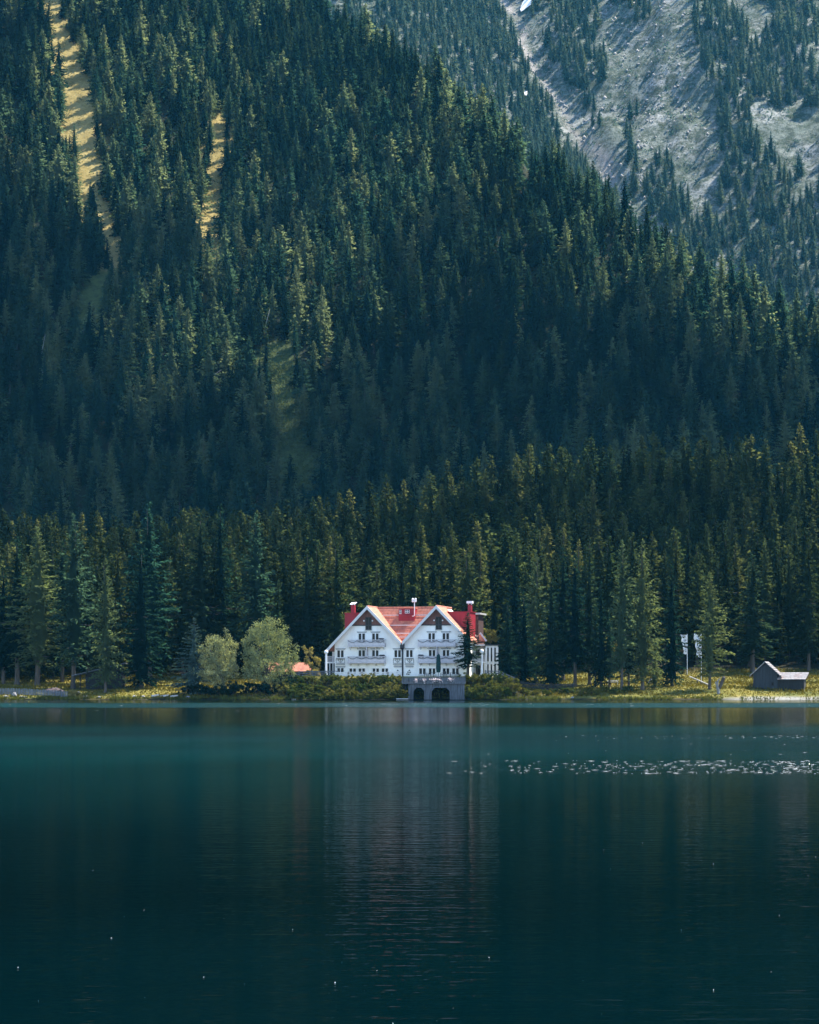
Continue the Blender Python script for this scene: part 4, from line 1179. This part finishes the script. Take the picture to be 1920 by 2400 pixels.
for (u, v, r_), lb in zip(st, wh):
    h = ray_hit(u, v, 399, 420) or ((u - 960) / F * 401, 401)
    bm = bmesh.new(); bmesh.ops.create_icosphere(bm, subdivisions=2, radius=r_)
    off = Vector((rg.uniform(0, 50), 0, 0)); sc3 = Vector((rg.uniform(1, 1.6), rg.uniform(.8, 1.1), rg.uniform(.55, .75) if 'tall' not in lb else 1.3))
    from mathutils import noise as mn
    for vtx in bm.verts:
        vtx.co *= 1 + .35 * mn.noise(vtx.co / r_ * 1.1 + off) + .12 * mn.noise(vtx.co / r_ * 3 + off); vtx.co = Vector((vtx.co.x * sc3.x, vtx.co.y * sc3.y, vtx.co.z * sc3.z))
    me = bpy.data.meshes.new('boulder'); bm.to_mesh(me); bm.free(); me.materials.append(M['rock'])
    o = link('boulder', me); o.location = (h[0], h[1], gz(*h) + r_ * .25); o.rotation_euler = (0, 0, rg.uniform(0, 6)); tag(o, lb, 'stone', 'stones along the shore')
for u0, u1, lb in ((355, 373, 'leftmost'), (377, 396, 'middle'), (399, 417, 'rightmost')):
    a, c = standing(u0, 401.6), standing(u1, 401.9)
    log('driftwood_log', [a + Vector((0, 0, .25)), (a + c) / 2 + Vector((0, 0, .32)), c + Vector((0, 0, .45))], [.16, .17, .1], f'bleached driftwood log on the shore, {lb} of the three', 'log', 'deadwood', 'bleached logs on the shore')
p = standing(126, 406.5)
b = MB(); b.ball((0, 0, 0), 1.0, 18, 12, (1.9, 1.2, .95)); o = b.build('brush_pile', M['brush']); o.location = p
for vtx in o.data.vertices: vtx.co *= 1 + .3 * mn.noise(vtx.co * 2.1)
tag(o, 'low brown brush pile behind the right end of the picket fence', 'brush pile')
# fallen and dead stems on the hillside
for i, (u, v, ln, tilt, lb) in enumerate([(98, 860, 9, 1.35, 'tall pale dead stem leaning on the left of the hillside'), (113, 920, 6, 1.85, 'shorter pale dead stem below the leaning one on the left slope'), (622, 788, 7, 1.3, 'pale dead stem above the green gully'),
                                   (487, 905, 6, .55, 'fallen pale trunk lying across the slope left of the green gully')]):
    h = ray_hit(u, v)
    if h is None: continue
    z = gz(*h); d_ = Vector((math.cos(tilt), -.25, math.sin(tilt))) * ln
    log('dead_stem', [Vector((h[0], h[1] - 3, z + 1.5)), Vector((h[0], h[1] - 3, z + 1.5)) + d_ * .5, Vector((h[0], h[1] - 3, z + 1.5)) + d_], [.12, .09, .03], lb, 'dead tree', 'deadwood', 'dead stems on the hillside')
# snow lying in the gully of the far mountain
for i, (poly, lb) in enumerate([([(1222, 34), (1219, 30), (1226, 10), (1238, 0), (1250, -4), (1253, 8), (1243, 20)], 'large white snow patch at the top of the mountain gully'),
                                ([(1228, 222), (1236, 216), (1243, 226), (1240, 236), (1230, 230)], 'small snow patch low in the mountain gully above the ridge')]):
    pts = [ray_hit(u, v, 1350, 2990) for u, v in poly]
    if any(q is None for q in pts): continue
    c_ = np.mean(np.array(pts), 0); n = 14
    pp_ = np.array(pts); vs = []
    for f in (1.0, .75, .4):
        for q in pp_: X, Y = c_ + (q - c_) * f; vs.append((X, Y, gz(X, Y) + 2.6 + (1 - f) * 2.5))
    vs.append((c_[0], c_[1], gz(*c_) + 5)); m3 = len(pp_)
    fs = [(a * m3 + j, a * m3 + (j + 1) % m3, (a + 1) * m3 + (j + 1) % m3, (a + 1) * m3 + j) for a in range(2) for j in range(m3)] + [(2 * m3 + j, 2 * m3 + (j + 1) % m3, 3 * m3) for j in range(m3)]
    tag(MB().add(vs, fs).build('snow_patch', M['snow'], None, True), lb, 'snow', 'snow patches in the gully')
# ------------------------------------------------------------------ trees of the shore, one by one
ORD = 'nearest,second nearest,third nearest,fourth nearest,fifth nearest,sixth nearest,seventh nearest,eighth nearest,ninth nearest,tenth nearest,eleventh nearest,twelfth nearest'.split(',') + [f'{i}th nearest' for i in range(13, 60)]
NK = {'spruce': [i for i, t in enumerate(NEAR) if t[0] == 'spruce'], 'larch': [i for i, t in enumerate(NEAR) if t[0] == 'larch']}


def tree(k, loc, sxy, sz, rz, label, group, matl=None):
    kind, cm_, tm_, H, r_ = NEAR[k]
    e = empty(kind + '_tree', loc, label, 'tree', group, rz); e.scale = (sxy, sxy, sz)
    c_ = link('crown', cm_, e); link('trunk', tm_, e)
    if matl: c_.material_slots[0].link = 'OBJECT'; c_.material_slots[0].material = matl
    return e


def shore_tree(u, vb, vt, wpx, kind, var, label, Y=None, lo=401, matl=None):
    if Y is None:
        h = ray_hit(u, vb, lo, 470); X, Y = h
    else: X = (u - 960) / F * Y
    k = NK[kind][var % len(NK[kind])]; z = gz(X, Y)
    zt2 = HC + (VH - vt) / F * Y; H = zt2 - z
    tree(k, (X, Y, z), wpx * (1.3 if kind == 'spruce' else 1.5) / F * Y / (2 * NEAR[k][4]), H / NEAR[k][3], u * .37, label, 'conifers along the shore', matl)


for a in [
    (1097, 1585, 1436, 60, 'spruce', 3, 'dark narrow conifer standing right against the front of the hotel', 408.3, 401, M['spruce']),
    (1206, 1575, 1306, 66, 'spruce', 0, 'tall spruce with lit top close right of the side wing', 424),
    (1190, 1580, 1413, 56, 'spruce', 2, 'short dark spruce between the side wing and the tall larch', 412),
    (1256, 1600, 1297, 88, 'larch', 0, 'broad olive larch, first tall one right of the side wing', None, 401, M['larchlit']),
    (1320, 1596, 1281, 74, 'spruce', 1, 'dark tall spruce behind the end of the plank fence'),
    (1348, 1611, 1300, 66, 'spruce', 3, 'dark spruce with thick trunk right of the plank fence'),
    (1382, 1606, 1259, 66, 'spruce', 1, 'tall dark spruce between plank fence and the low white bench'),
    (1396, 1612, 1420, 34, 'spruce', 3, 'slim leaning dark spruce just left of the low white bench'),
    (1409, 1614, 1363, 48, 'spruce', 0, 'slim spruce with pointed lit tip beside the low white bench'),
    (1428, 1614, 1440, 40, 'larch', 1, 'thin larch with bright sunlit leaves right behind the bench'),
    (1458, 1620, 1266, 72, 'larch', 1, 'left of the two tall twin larches in the meadow', None, 401, M['larchlit']),
    (1474, 1615, 1380, 50, 'spruce', 3, 'shorter dark spruce pressed between the two twin larches'),
    (1506, 1617, 1267, 88, 'larch', 0, 'right and broader of the two tall twin larches in the meadow', None, 401, M['larchlit']),
    (1534, 1616, 1527, 30, 'larch', 2, 'small young larch at the foot of the broader twin larch', None, 401, M['larchlit']),
    (1575, 1609, 1326, 66, 'spruce', 0, 'dark spruce right of the twin larches, left of the banners'),
    (1664, 1616, 1341, 76, 'larch', 1, 'lone olive larch in the open meadow right of the banners', None, 401, M['larchlit']),
    (88, 1609, 1236, 130, 'larch', 1, 'big olive larch with pale trunk behind the picket fence', None, 401, M['larchlit']),
    (40, 1605, 1262, 90, 'spruce', 3, 'dark spruce behind the left end of the picket fence'),
    (8, 1603, 1330, 80, 'spruce', 1, 'dark spruce cut by the left edge of the photo'),
    (146, 1592, 1268, 70, 'spruce', 3, 'slim bare-stemmed spruce between picket fence and log shed', 424),
    (172, 1610, 1205, 110, 'larch', 1, 'tall larch at the open porch of the log shed', 413),
    (206, 1590, 1290, 70, 'spruce', 3, 'thin spruce rising behind the log shed roof', 421),
    (247, 1614, 1308, 74, 'larch', 0, 'olive larch whose trunk stands before the log shed wall', 408, 401, M['larchlit']),
    (331, 1614, 1290, 96, 'spruce', 0, 'broad dark spruce alone on the grass right of the log shed'),
    (350, 1600, 1180, 120, 'larch', 1, 'very tall larch towering behind the broad dark spruce', 428),
    (455, 1630, 1450, 86, 'spruce', 2, 'blue grey conifer left of the round willows', 405, 401, M['blue']),
    (430, 1590, 1258, 90, 'spruce', 1, 'tall spruce behind the blue grey conifer', 432),
    (470, 1590, 1200, 100, 'spruce', 3, 'tall spruce with pale stem behind the left willow', 434),
    (516, 1590, 1185, 84, 'spruce', 3, 'tall spruce with long bare trunk above the left willow', 436),
    (600, 1590, 1205, 104, 'larch', 1, 'tall larch with dead lower branches above the right willow', 433),
    (720, 1590, 1290, 84, 'spruce', 0, 'spruce with lit branch tips left of the hotel chimney', 440),
    (1765, 1600, 1300, 90, 'spruce', 3, 'big dark spruce directly behind the grey barn', 440),
    (1228, 1586, 1388, 60, 'spruce', 0, 'dark spruce filling the gap behind the broad olive larch by the side wing', 415),
    (1292, 1592, 1335, 70, 'spruce', 2, 'dark bushy spruce between the broad olive larch and the plank fence', 414),
]: shore_tree(*a)
N_SHORE = 34

# ---- the trees of the forest that show largest, each a thing with a label of its own
LMK = [('the left chimney of the hotel', 823, 1412), ('the white roof cowl', 970, 1402), ('the right chimney of the hotel', 1101, 1410), ('the right willow', 625, 1452), ('the grey barn', 1800, 1550),
       ('the printed banner', 1636, 1485), ('the twin larches', 1482, 1262), ('the lone meadow larch', 1664, 1340), ('the log shed', 230, 1560), ('the top of the long grass strip', 125, 90), ('the middle of the long grass strip', 185, 300),
       ('the foot of the long grass strip', 265, 520), ('the short grass strip', 500, 420), ('the top of the green gully', 640, 860), ('the foot of the green gully', 680, 1090), ('the leaning dead stem', 97, 860),
       ('where the ridge leaves the photo', 820, 0), ('the upper ridge', 1100, 190), ('the middle of the ridge', 1340, 340), ('the lower ridge', 1600, 530), ('where the ridge meets the right border', 1900, 690),
       ('the upper left photo corner', 0, 0), ('the tallest larch by the side wing', 1256, 1297), ('the very tall larch on the left', 350, 1180)]
want = 300 - N_SHORE
pick = [i for i in order if vis[i] > 0 and zone[i] < 2][:want]
bk = {}
for i in pick:
    best = min(LMK, key=lambda q: (TU0[i] - q[1]) ** 2 + (TV1[i] - q[2]) ** 2)
    dx, dy = TU0[i] - best[1], TV1[i] - best[2]; a = math.degrees(math.atan2(-dy, dx)) % 360
    dr = ['right of', 'above and right of', 'above', 'above and left of', 'left of', 'below and left of', 'below', 'below and right of'][int((a + 22.5) // 45) % 8]
    bk.setdefault((best[0], dr, bool(kindL[i])), []).append((dx * dx + dy * dy, i))
hts = Ht[pick]; hi_, lo_ = np.quantile(hts, .7), np.quantile(hts, .3)
for (lm, dr, lz), lst in bk.items():
    lst.sort()
    for r_, (_, i) in enumerate(lst):
        kind = 'larch' if lz else 'spruce'; ks = NK[kind]; k = ks[int(rng.integers(len(ks)))]
        size = 'tall ' if Ht[i] > hi_ else 'small ' if Ht[i] < lo_ else ''
        where = 'forest' if zone[i] == 0 else 'slope'
        s = Ht[i] / NEAR[k][3]
        tree(k, (T[i, 0], T[i, 1], Z[i] - .2), s * T[i, 3] * (.92 if zone[i] == 0 else 1), s, rng.uniform(0, 6.28),
             f'{size}{where} {kind}, {ORD[r_]} {dr} {lm}', 'conifers of the lower forest' if zone[i] == 0 else 'conifers of the hillside', M['old' + kind] if zone[i] == 0 else None)

# ---- the rest of the forest reads as one mass
rest = np.ones(len(T), bool); rest[pick] = False


def sow_object(name, idx, kinds=None):
    n = len(idx)
    me = bpy.data.meshes.new(name); me.vertices.add(n)
    me.vertices.foreach_set('co', np.stack([T[idx, 0], T[idx, 1], Z[idx] - .25], 1).astype(np.float32).ravel())
    pk = np.where(kindL[idx], 4 + rng.integers(0, 2, n), rng.integers(0, 4, n)).astype(np.int32)
    a = me.attributes.new('pick', 'INT', 'POINT'); a.data.foreach_set('value', pk)
    a = me.attributes.new('turn', 'FLOAT_VECTOR', 'POINT'); a.data.foreach_set('vector', np.stack([rng.normal(0, .025, n), rng.normal(0, .025, n), rng.uniform(0, 6.28, n)], 1).astype(np.float32).ravel())
    hs = np.array([f[1] for f in FAR])[pk]; s = Ht[idx] / hs
    a = me.attributes.new('size', 'FLOAT_VECTOR', 'POINT'); a.data.foreach_set('vector', np.stack([s * T[idx, 3], s * T[idx, 3], s], 1).astype(np.float32).ravel())
    o = link(name, me); tag(o, kind='stuff')
    g = bpy.data.node_groups.new(name + '_sowing', 'GeometryNodeTree')
    g.interface.new_socket('Geometry', in_out='INPUT', socket_type='NodeSocketGeometry'); g.interface.new_socket('Geometry', in_out='OUTPUT', socket_type='NodeSocketGeometry')
    gi, go = g.nodes.new('NodeGroupInput'), g.nodes.new('NodeGroupOutput')
    ip = g.nodes.new('GeometryNodeInstanceOnPoints'); ci = g.nodes.new('GeometryNodeCollectionInfo')
    ci.inputs['Collection'].default_value = kinds or PROTO; ci.inputs['Separate Children'].default_value = True; ci.inputs['Reset Children'].default_value = True

    def attr(nm_, ty):
        q = g.nodes.new('GeometryNodeInputNamedAttribute'); q.data_type = ty; q.inputs['Name'].default_value = nm_; return q.outputs['Attribute']
    er = g.nodes.new('FunctionNodeEulerToRotation')
    L = g.links.new
    L(gi.outputs[0], ip.inputs['Points']); L(ci.outputs[0], ip.inputs['Instance']); ip.inputs['Pick Instance'].default_value = True
    L(attr('pick', 'INT'), ip.inputs['Instance Index']); L(attr('turn', 'FLOAT_VECTOR'), er.inputs[0]); L(er.outputs[0], ip.inputs['Rotation']); L(attr('size', 'FLOAT_VECTOR'), ip.inputs['Scale'])
    L(ip.outputs[0], go.inputs[0])
    md = o.modifiers.new('sowing', 'NODES'); md.node_group = g
    return o


sow_object('lower_forest', np.where(rest & (zone == 0))[0], PROTO3)
sow_object('hillside_forest', np.where(rest & (zone == 1))[0])
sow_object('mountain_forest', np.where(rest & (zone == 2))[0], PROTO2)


# ------------------------------------------------------------------ broadleaves
def broadleaf(u, vb, Y, blobs, n, leaf, mat, label, seed, tr=.3, name='willow_tree', group=None):
    p = standing(u, Y); k = F / Y
    bl = [((bu - u) / k, dy, HC + (VH - bv) / k - p.z, ru / k, rv / k) for bu, bv, ru, rv, dy in blobs]
    e = empty(name, p, label, 'tree', group)
    V, Q = broad_crown(seed, bl, n, leaf); link('crown', np_mesh('crown', V, quads=Q, mats=[M[mat]]), e)
    b = MB(); c0 = Vector((bl[0][0], bl[0][1], bl[0][2]))
    b.tube([(0, 0, -.4), (.05, 0, .4), c0 * .35, c0 * .8], [tr * 1.4, tr, tr * .85, tr * .45], 8)
    for q in bl[1:]: b.tube([c0 * .35, c0 * .3 + Vector(q[:3]) * .35, Vector(q[:3])], [tr * .55, tr * .4, .05], 6)
    b.build('trunk', M['bark'], e)


broadleaf(528, 1615, 404.5, [(512, 1540, 42, 48, 0), (492, 1518, 30, 34, -.5), (530, 1514, 30, 36, .4), (504, 1574, 48, 32, -.6), (534, 1564, 26, 36, -.3)], 11000, .26, 'willow', 'round grey green willow, left and smaller of the two beside the hotel', 1, .32, group='willows by the shore')
broadleaf(625, 1618, 405, [(626, 1520, 52, 62, 0), (630, 1485, 44, 40, .3), (606, 1514, 36, 46, -.6), (658, 1528, 38, 48, -.3), (630, 1568, 60, 36, -.8), (678, 1555, 24, 28, 0), (598, 1554, 24, 30, -.4)], 15000, .26, 'willow', 'round pale willow, right and taller of the two beside the hotel', 2, .36, group='willows by the shore')
broadleaf(732, 1585, 409, [(730, 1545, 16, 22, 0), (722, 1530, 13, 18, 0), (741, 1560, 13, 16, 0), (733, 1575, 20, 10, 0)], 2200, .3, 'gold', 'small golden leaved tree between the red shed roof and the hotel', 3, .12, 'golden_tree')
broadleaf(1143, 1575, 436, [(1143, 1490, 20, 12, 0), (1132, 1482, 10, 8, 0), (1153, 1496, 12, 10, 0)], 1500, .35, 'gold', 'pale flowering tree crown above the roof of the side wing', 4, .15, 'golden_tree')
broadleaf(1430, 1610, 412, [(1428, 1510, 12, 26, 0), (1442, 1520, 10, 22, 0)], 700, .3, 'gold', 'slender sunlit broadleaf behind the low white bench', 5, .1, 'golden_tree')

M['shrubgold'] = needles('golden_shrub_leaves', (.080, .10, .035), (.11, .125, .045), (.16, .155, .06), .4, .8)
# ---- shrubs on the bank
SH = []
for k in range(5):
    rs = np.random.default_rng(90 + k)
    bl = [(rs.normal(0, .5), rs.normal(0, .3), rs.uniform(.4, .95), rs.uniform(.5, .85), rs.uniform(.4, .7)) for _ in range(5)]
    V, Q = broad_crown(70 + k, bl, 1500, .2)
    b = MB()
    for _ in range(6): a = rs.uniform(0, 6.28); b.tube([(0, 0, -.4), (math.cos(a) * .3, math.sin(a) * .3, .5), (math.cos(a) * .6, math.sin(a) * .5, 1.1)], [.04, .03, .01], 5)
    SH.append((np_mesh('foliage', V, quads=Q, mats=[M['shrub']]), b.mesh('stems', M['bark'])))


def shrub(u, Y, s, sz, k, label, group, matl=None, z=None):
    p = standing(u, Y) if z is None else Vector(((u - 960) / F * Y, Y, z))
    e = empty('shrub', p, label, 'shrub', group, u * .7); e.scale = (s, s, sz)
    c_ = link('foliage', SH[k % 5][0], e); link('stems', SH[k % 5][1], e)
    if matl: c_.material_slots[0].link = 'OBJECT'; c_.material_slots[0].material = matl


NTH = 'first second third fourth fifth sixth seventh eighth ninth tenth eleventh twelfth thirteenth fourteenth fifteenth sixteenth'.split()
rw = np.random.default_rng(6)
for row, (Y, n, ua, ub, s, nm_) in enumerate([(1.0, 15, 690, 938, 1.1, 'waterline'), (2.7, 16, 676, 936, 1.1, 'middle'), (4.7, 16, 684, 940, 1.0, 'upper')]):
    for i, u in enumerate(np.linspace(ua, ub, n)):
        sk = 'golden' if rw.random() < .4 else 'olive'
        shrub(u + rw.uniform(-5, 5), shore((u - 960) / F * 402) + Y + rw.uniform(-.4, .4), s * rw.uniform(.8, 1.3), s * rw.uniform(.75, 1.15), int(rw.integers(5)), f'{sk} shrub in the {nm_} row below the hotel, {NTH[i]} from the willow side', 'shrubs on the bank below the hotel', M['shrubgold'] if sk == 'golden' else None)
for row, (Y, n, ua, ub, s, nm_) in enumerate([(1.0, 7, 1098, 1185, 1.15, 'waterline'), (2.8, 7, 1097, 1190, 1.2, 'middle'), (4.9, 7, 1102, 1200, 1.0, 'upper')]):
    for i, u in enumerate(np.linspace(ua, ub, n)):
        shrub(u + rw.uniform(-4, 4), shore((u - 960) / F * 402) + Y + rw.uniform(-.4, .4), s * rw.uniform(.8, 1.3), s * rw.uniform(.8, 1.2), int(rw.integers(5)), f'green shrub in the {nm_} row right of the boathouse, {NTH[i]} from it', 'shrubs right of the boathouse')
for i, u in enumerate([440, 466, 488, 512, 545, 575, 602, 630, 655, 680]):
    shrub(u, 402.6 + rw.uniform(0, 1.5), 1.3 * rw.uniform(.8, 1.2), 1.3 * rw.uniform(.8, 1.2), i, f'dark shrub on the shore under the willows, {NTH[i]} from the left', 'shrubs under the willows', M['spruce'])
for i, u in enumerate([1205, 1222, 1240, 1262, 1285, 1310, 1335, 1362, 1390, 1420, 1448, 1475]):
    shrub(u, 403.0 + rw.uniform(0, 2.2), 1.0 * rw.uniform(.7, 1.2), .75 * rw.uniform(.7, 1.2), i, f'low shore shrub below the plank fence and meadow trees, {NTH[i]} from the hotel side', 'low shrubs along the meadow shore', M['shrub'])
shrub(168, 404, .8, .8, 1, 'small bright shrub at the right end of the picket fence', None, M['gold'])
shrub(182, 405, .7, .6, 2, 'low yellowish shrub above the heap of stones', None, M['gold'])

# ---- grass: nobody could count it
rg_ = np.random.default_rng(21); n = 75000
X = rg_.uniform(-92, 92, n); Y = rg_.uniform(401.2, 446, n) ; d = Y - shore(X)
mk = sstep(-24, -19, X) * (1 - sstep(15, 20, X))
ok = (d > .35) & (d < 42) & (rg_.random(n) > mk * (d > 6)) & ((X < 55) | (d > 3.5) | (rg_.random(n) < .15))
X, Y = X[ok], Y[ok]; k = len(X)
p = np.stack([X, Y, zt(X, Y) - .03], 1); dd = np.stack([rg_.normal(0, .45, k), rg_.normal(0, .45, k), np.ones(k)], 1)
tall = 1 + 1.2 * (vnoise(X / 5, Y / 3) > .62)
V, Q = kites(p, dd, rg_.uniform(.12, .34, k) * tall, rg_.uniform(.05, .13, k), rg_, 0)
tag(link('meadow_grass', np_mesh('meadow_grass', V, quads=Q, mats=[M['grass']])), kind='stuff')
# sedge along the water's edge
n = 5200; X = rg_.uniform(-92, 92, n); d = rg_.exponential(.7, n) + .05; Y = shore(X) + d
ok = (d < 2.6) & (np.abs(X - 5) > 5) & (vnoise(X / 3, Y / 2) > .3) & ((X < 54) | (rg_.random(n) < .25)); X, Y = X[ok], Y[ok]; k = len(X)
p = np.stack([X, Y, zt(X, Y) - .05], 1); p = np.repeat(p, 4, 0) + rg_.normal(0, .09, (4 * k, 3)) * [1, 1, 0]
V, Q = kites(p, np.stack([rg_.normal(0, .4, 4 * k), rg_.normal(0, .4, 4 * k), np.ones(4 * k)], 1), rg_.uniform(.25, .65, 4 * k), rg_.uniform(.03, .07, 4 * k), rg_, 0)
tag(link('shore_sedge', np_mesh('shore_sedge', V, quads=Q, mats=[M['shrub']])), kind='stuff')
# low growth in the clearings and gully of the hillside
pc = []
for c in CLEAR:
    c = np.array(c); q = rg_.uniform(c.min(0), c.max(0), (700, 2)); pc.append(q[poly_in(q[:, 0], q[:, 1], [tuple(t) for t in c])])

q = np.concatenate(pc); k = len(q)
p = np.stack([q[:, 0], q[:, 1], zt(q[:, 0], q[:, 1])], 1)
V, Q = kites(p, np.stack([rg_.normal(0, .7, k), rg_.normal(0, .7, k), np.ones(k)], 1), rg_.uniform(.3, .7, k), rg_.uniform(.1, .3, k), rg_, 0)
tag(link('slope_grass', np_mesh('slope_grass', V, quads=Q, mats=[M['gold']])), kind='stuff')
gt = rg_.random(420) * (len(GULLY) - 1); gi_ = gt.astype(int); q = GULLY[gi_] + (GULLY[np.minimum(gi_ + 1, len(GULLY) - 1)] - GULLY[gi_]) * (gt - gi_)[:, None] + rg_.normal(0, 4.5, (420, 2))
for c in CLEAR: c = np.array(c); c = rg_.uniform(c.min(0), c.max(0), (90, 2)) if len(c) else c; q = np.concatenate([q, c[poly_in(c[:, 0], c[:, 1], [tuple(t) for t in CLEAR[0]]) | poly_in(c[:, 0], c[:, 1], [tuple(t) for t in CLEAR[2]])]])
pp_ = np.concatenate([np.stack([q[:, 0], q[:, 1], zt(q[:, 0], q[:, 1]) + .5], 1) + rg_.normal(0, 1, (len(q), 3)) * [.9, .9, .6] for _ in range(26)])
V, Q = kites(pp_, rg_.normal(0, 1, pp_.shape), rg_.uniform(.3, .7, len(pp_)), rg_.uniform(.1, .2, len(pp_)), rg_, .2)
tag(link('gully_undergrowth', np_mesh('gully_undergrowth', V, quads=Q, mats=[M['larchlit']])), kind='stuff')
# dwarf pine and boulders over the open flank of the mountain
n = 7000; Yq = rg_.uniform(1440, 2350, n); Xq = rg_.uniform(-.03, .2, n) * Yq
ok = fbm(Xq / 22, Yq / 30 + 50) + .15 * rg_.random(n) > .47; Xq, Yq = Xq[ok], Yq[ok]; k = len(Xq)
pp_ = np.concatenate([np.stack([Xq, Yq, zt(Xq, Yq) + .6], 1) + rg_.normal(0, 1, (k, 3)) * [1.6, 1.6, .7] for _ in range(9)])
V, Q = kites(pp_, rg_.normal(0, 1, pp_.shape), rg_.uniform(.9, 2.0, len(pp_)), rg_.uniform(.4, .8, len(pp_)), rg_, .3)
tag(link('dwarf_pine', np_mesh('dwarf_pine', V, quads=Q, mats=[M['hazedpine']])), kind='stuff')
n = 8000; Yq = rg_.uniform(1440, 2350, n); Xq = rg_.uniform(-.03, .2, n) * Yq
ok = (fbm(Xq / 40 + 9, Yq / 60 + 20) > .42) | (np.abs(Xq - np.interp(Yq, GUX, GUY)) < 9); Xq, Yq = Xq[ok], Yq[ok]; k = len(Xq)
oct_ = np.array([(1, 0, 0), (-1, 0, 0), (0, 1, 0), (0, -1, 0), (0, 0, 1), (0, 0, -1)], float); of = np.array([(0, 2, 4), (2, 1, 4), (1, 3, 4), (3, 0, 4), (2, 0, 5), (1, 2, 5), (3, 1, 5), (0, 3, 5)])
V = (np.stack([Xq, Yq, zt(Xq, Yq) + .2], 1)[:, None, :] + oct_[None] * rg_.uniform(.5, 1.4, (k, 6, 1)) * (rg_.uniform(.5, 1.0, (k, 1, 1)) ** 3 * 2.1) + rg_.normal(0, .25, (k, 6, 3)))
tag(link('rubble', np_mesh('rubble', V.reshape(-1, 3), tris=(np.arange(k)[:, None, None] * 6 + of[None]).reshape(-1, 3), mats=[M['rock']])), kind='stuff')
# specks of fluff drifting on the water
k = 45; Yw = 1 / rg_.uniform(1 / 45, 1 / 20, k); Xw = rg_.uniform(-.19, .19, k) * Yw
V, Q = kites(np.stack([Xw, Yw, np.full(k, .008)], 1), np.stack([np.ones(k), rg_.normal(0, .6, k), np.full(k, .05)], 1), rg_.uniform(.005, .013, k) * (Yw / 40) ** .5, rg_.uniform(.006, .014, k) * (Yw / 40) ** .5, rg_, 1)
tag(link('floating_fluff', np_mesh('floating_fluff', V, quads=Q, mats=[M['whitepaint']])), kind='stuff')

# white flecks standing in for sun glints, mostly a line out to the right
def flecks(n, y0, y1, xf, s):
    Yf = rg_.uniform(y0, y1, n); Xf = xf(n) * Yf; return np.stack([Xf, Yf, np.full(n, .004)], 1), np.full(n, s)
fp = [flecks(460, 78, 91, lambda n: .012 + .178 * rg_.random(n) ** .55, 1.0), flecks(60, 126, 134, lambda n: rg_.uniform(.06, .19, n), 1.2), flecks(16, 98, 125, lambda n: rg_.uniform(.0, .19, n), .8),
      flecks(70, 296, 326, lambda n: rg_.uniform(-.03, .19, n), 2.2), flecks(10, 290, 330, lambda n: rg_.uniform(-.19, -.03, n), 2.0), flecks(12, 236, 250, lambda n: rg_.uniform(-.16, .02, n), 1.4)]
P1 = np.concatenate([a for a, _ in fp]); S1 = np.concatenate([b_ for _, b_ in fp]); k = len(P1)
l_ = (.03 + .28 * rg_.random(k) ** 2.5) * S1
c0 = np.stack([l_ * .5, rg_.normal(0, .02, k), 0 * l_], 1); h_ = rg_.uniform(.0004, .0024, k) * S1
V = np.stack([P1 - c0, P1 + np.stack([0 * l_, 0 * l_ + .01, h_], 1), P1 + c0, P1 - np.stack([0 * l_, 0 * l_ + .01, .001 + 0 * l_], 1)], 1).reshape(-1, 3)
tag(link('glint_flecks', np_mesh('glint_flecks', V, quads=np.arange(4 * k).reshape(-1, 4), mats=[M['whitepaint']])), kind='stuff')

# ------------------------------------------------------------------ the air
m, nt, out = nodes('mountain_air')
pv = nt.nodes.new('ShaderNodeVolumePrincipled'); pv.inputs['Color'].default_value = (.10, .58, .95, 1); pv.inputs['Density'].default_value = HAZE; pv.inputs['Anisotropy'].default_value = .2
nt.links.new(pv.outputs[0], out.inputs['Volume'])
hz_o = MB().box(-1400, 1400, -60, 3060, -15.5, 1420).build('haze', m); tag(hz_o, kind='stuff')
hz_o.display_type = 'WIRE'

# ------------------------------------------------------------------ unseen cloud puffs, added towards the sun to shade the slope and lower forest
rc = np.random.default_rng(4); b = MB()
def puff(x, y, r):
    z = gz(x, y) if 0 < y < 3000 else 60; t = (1640 - z) / sv.z
    c = Vector((x, y, z)) + sv * t + Vector((0, 0, rc.uniform(-40, 60)))
    b.ball(c, r, 14, 9, (1, 1, .55))
for x in np.arange(-330, 170, 38):
    for y in np.arange(735, 880, 42):
        lim = 828 - .09 * (x + 100) + 26 * math.sin(x * .031) + 14 * math.sin(x * .083 + 1)
        if y > lim: continue
        puff(x + rc.uniform(-12, 12), y + rc.uniform(-8, 8), rc.uniform(24, 36))
for x, y, r in ((-190, 920, 26), (-215, 900, 30), (-180, 880, 30), (-205, 950, 30), (-225, 1000, 32), (-200, 1030, 24), (-160, 900, 24), (-250, 960, 34), (-175, 965, 22), (-210, 1000, 24), (-60, 905, 16), (20, 890, 14), (-120, 910, 18)): puff(x, y, r)
for x in np.arange(-140, 135, 34):
    for y in (478, 512, 546):
        if rc.random() < .2: continue
        puff(x + rc.uniform(-12, 12), y + rc.uniform(-8, 8), rc.uniform(16, 23))
cl = b.build('shade_clouds', plain('shade_cloud_white', (.85, .85, .86), 1, .03, .01), None, True); tag(cl, kind='stuff')
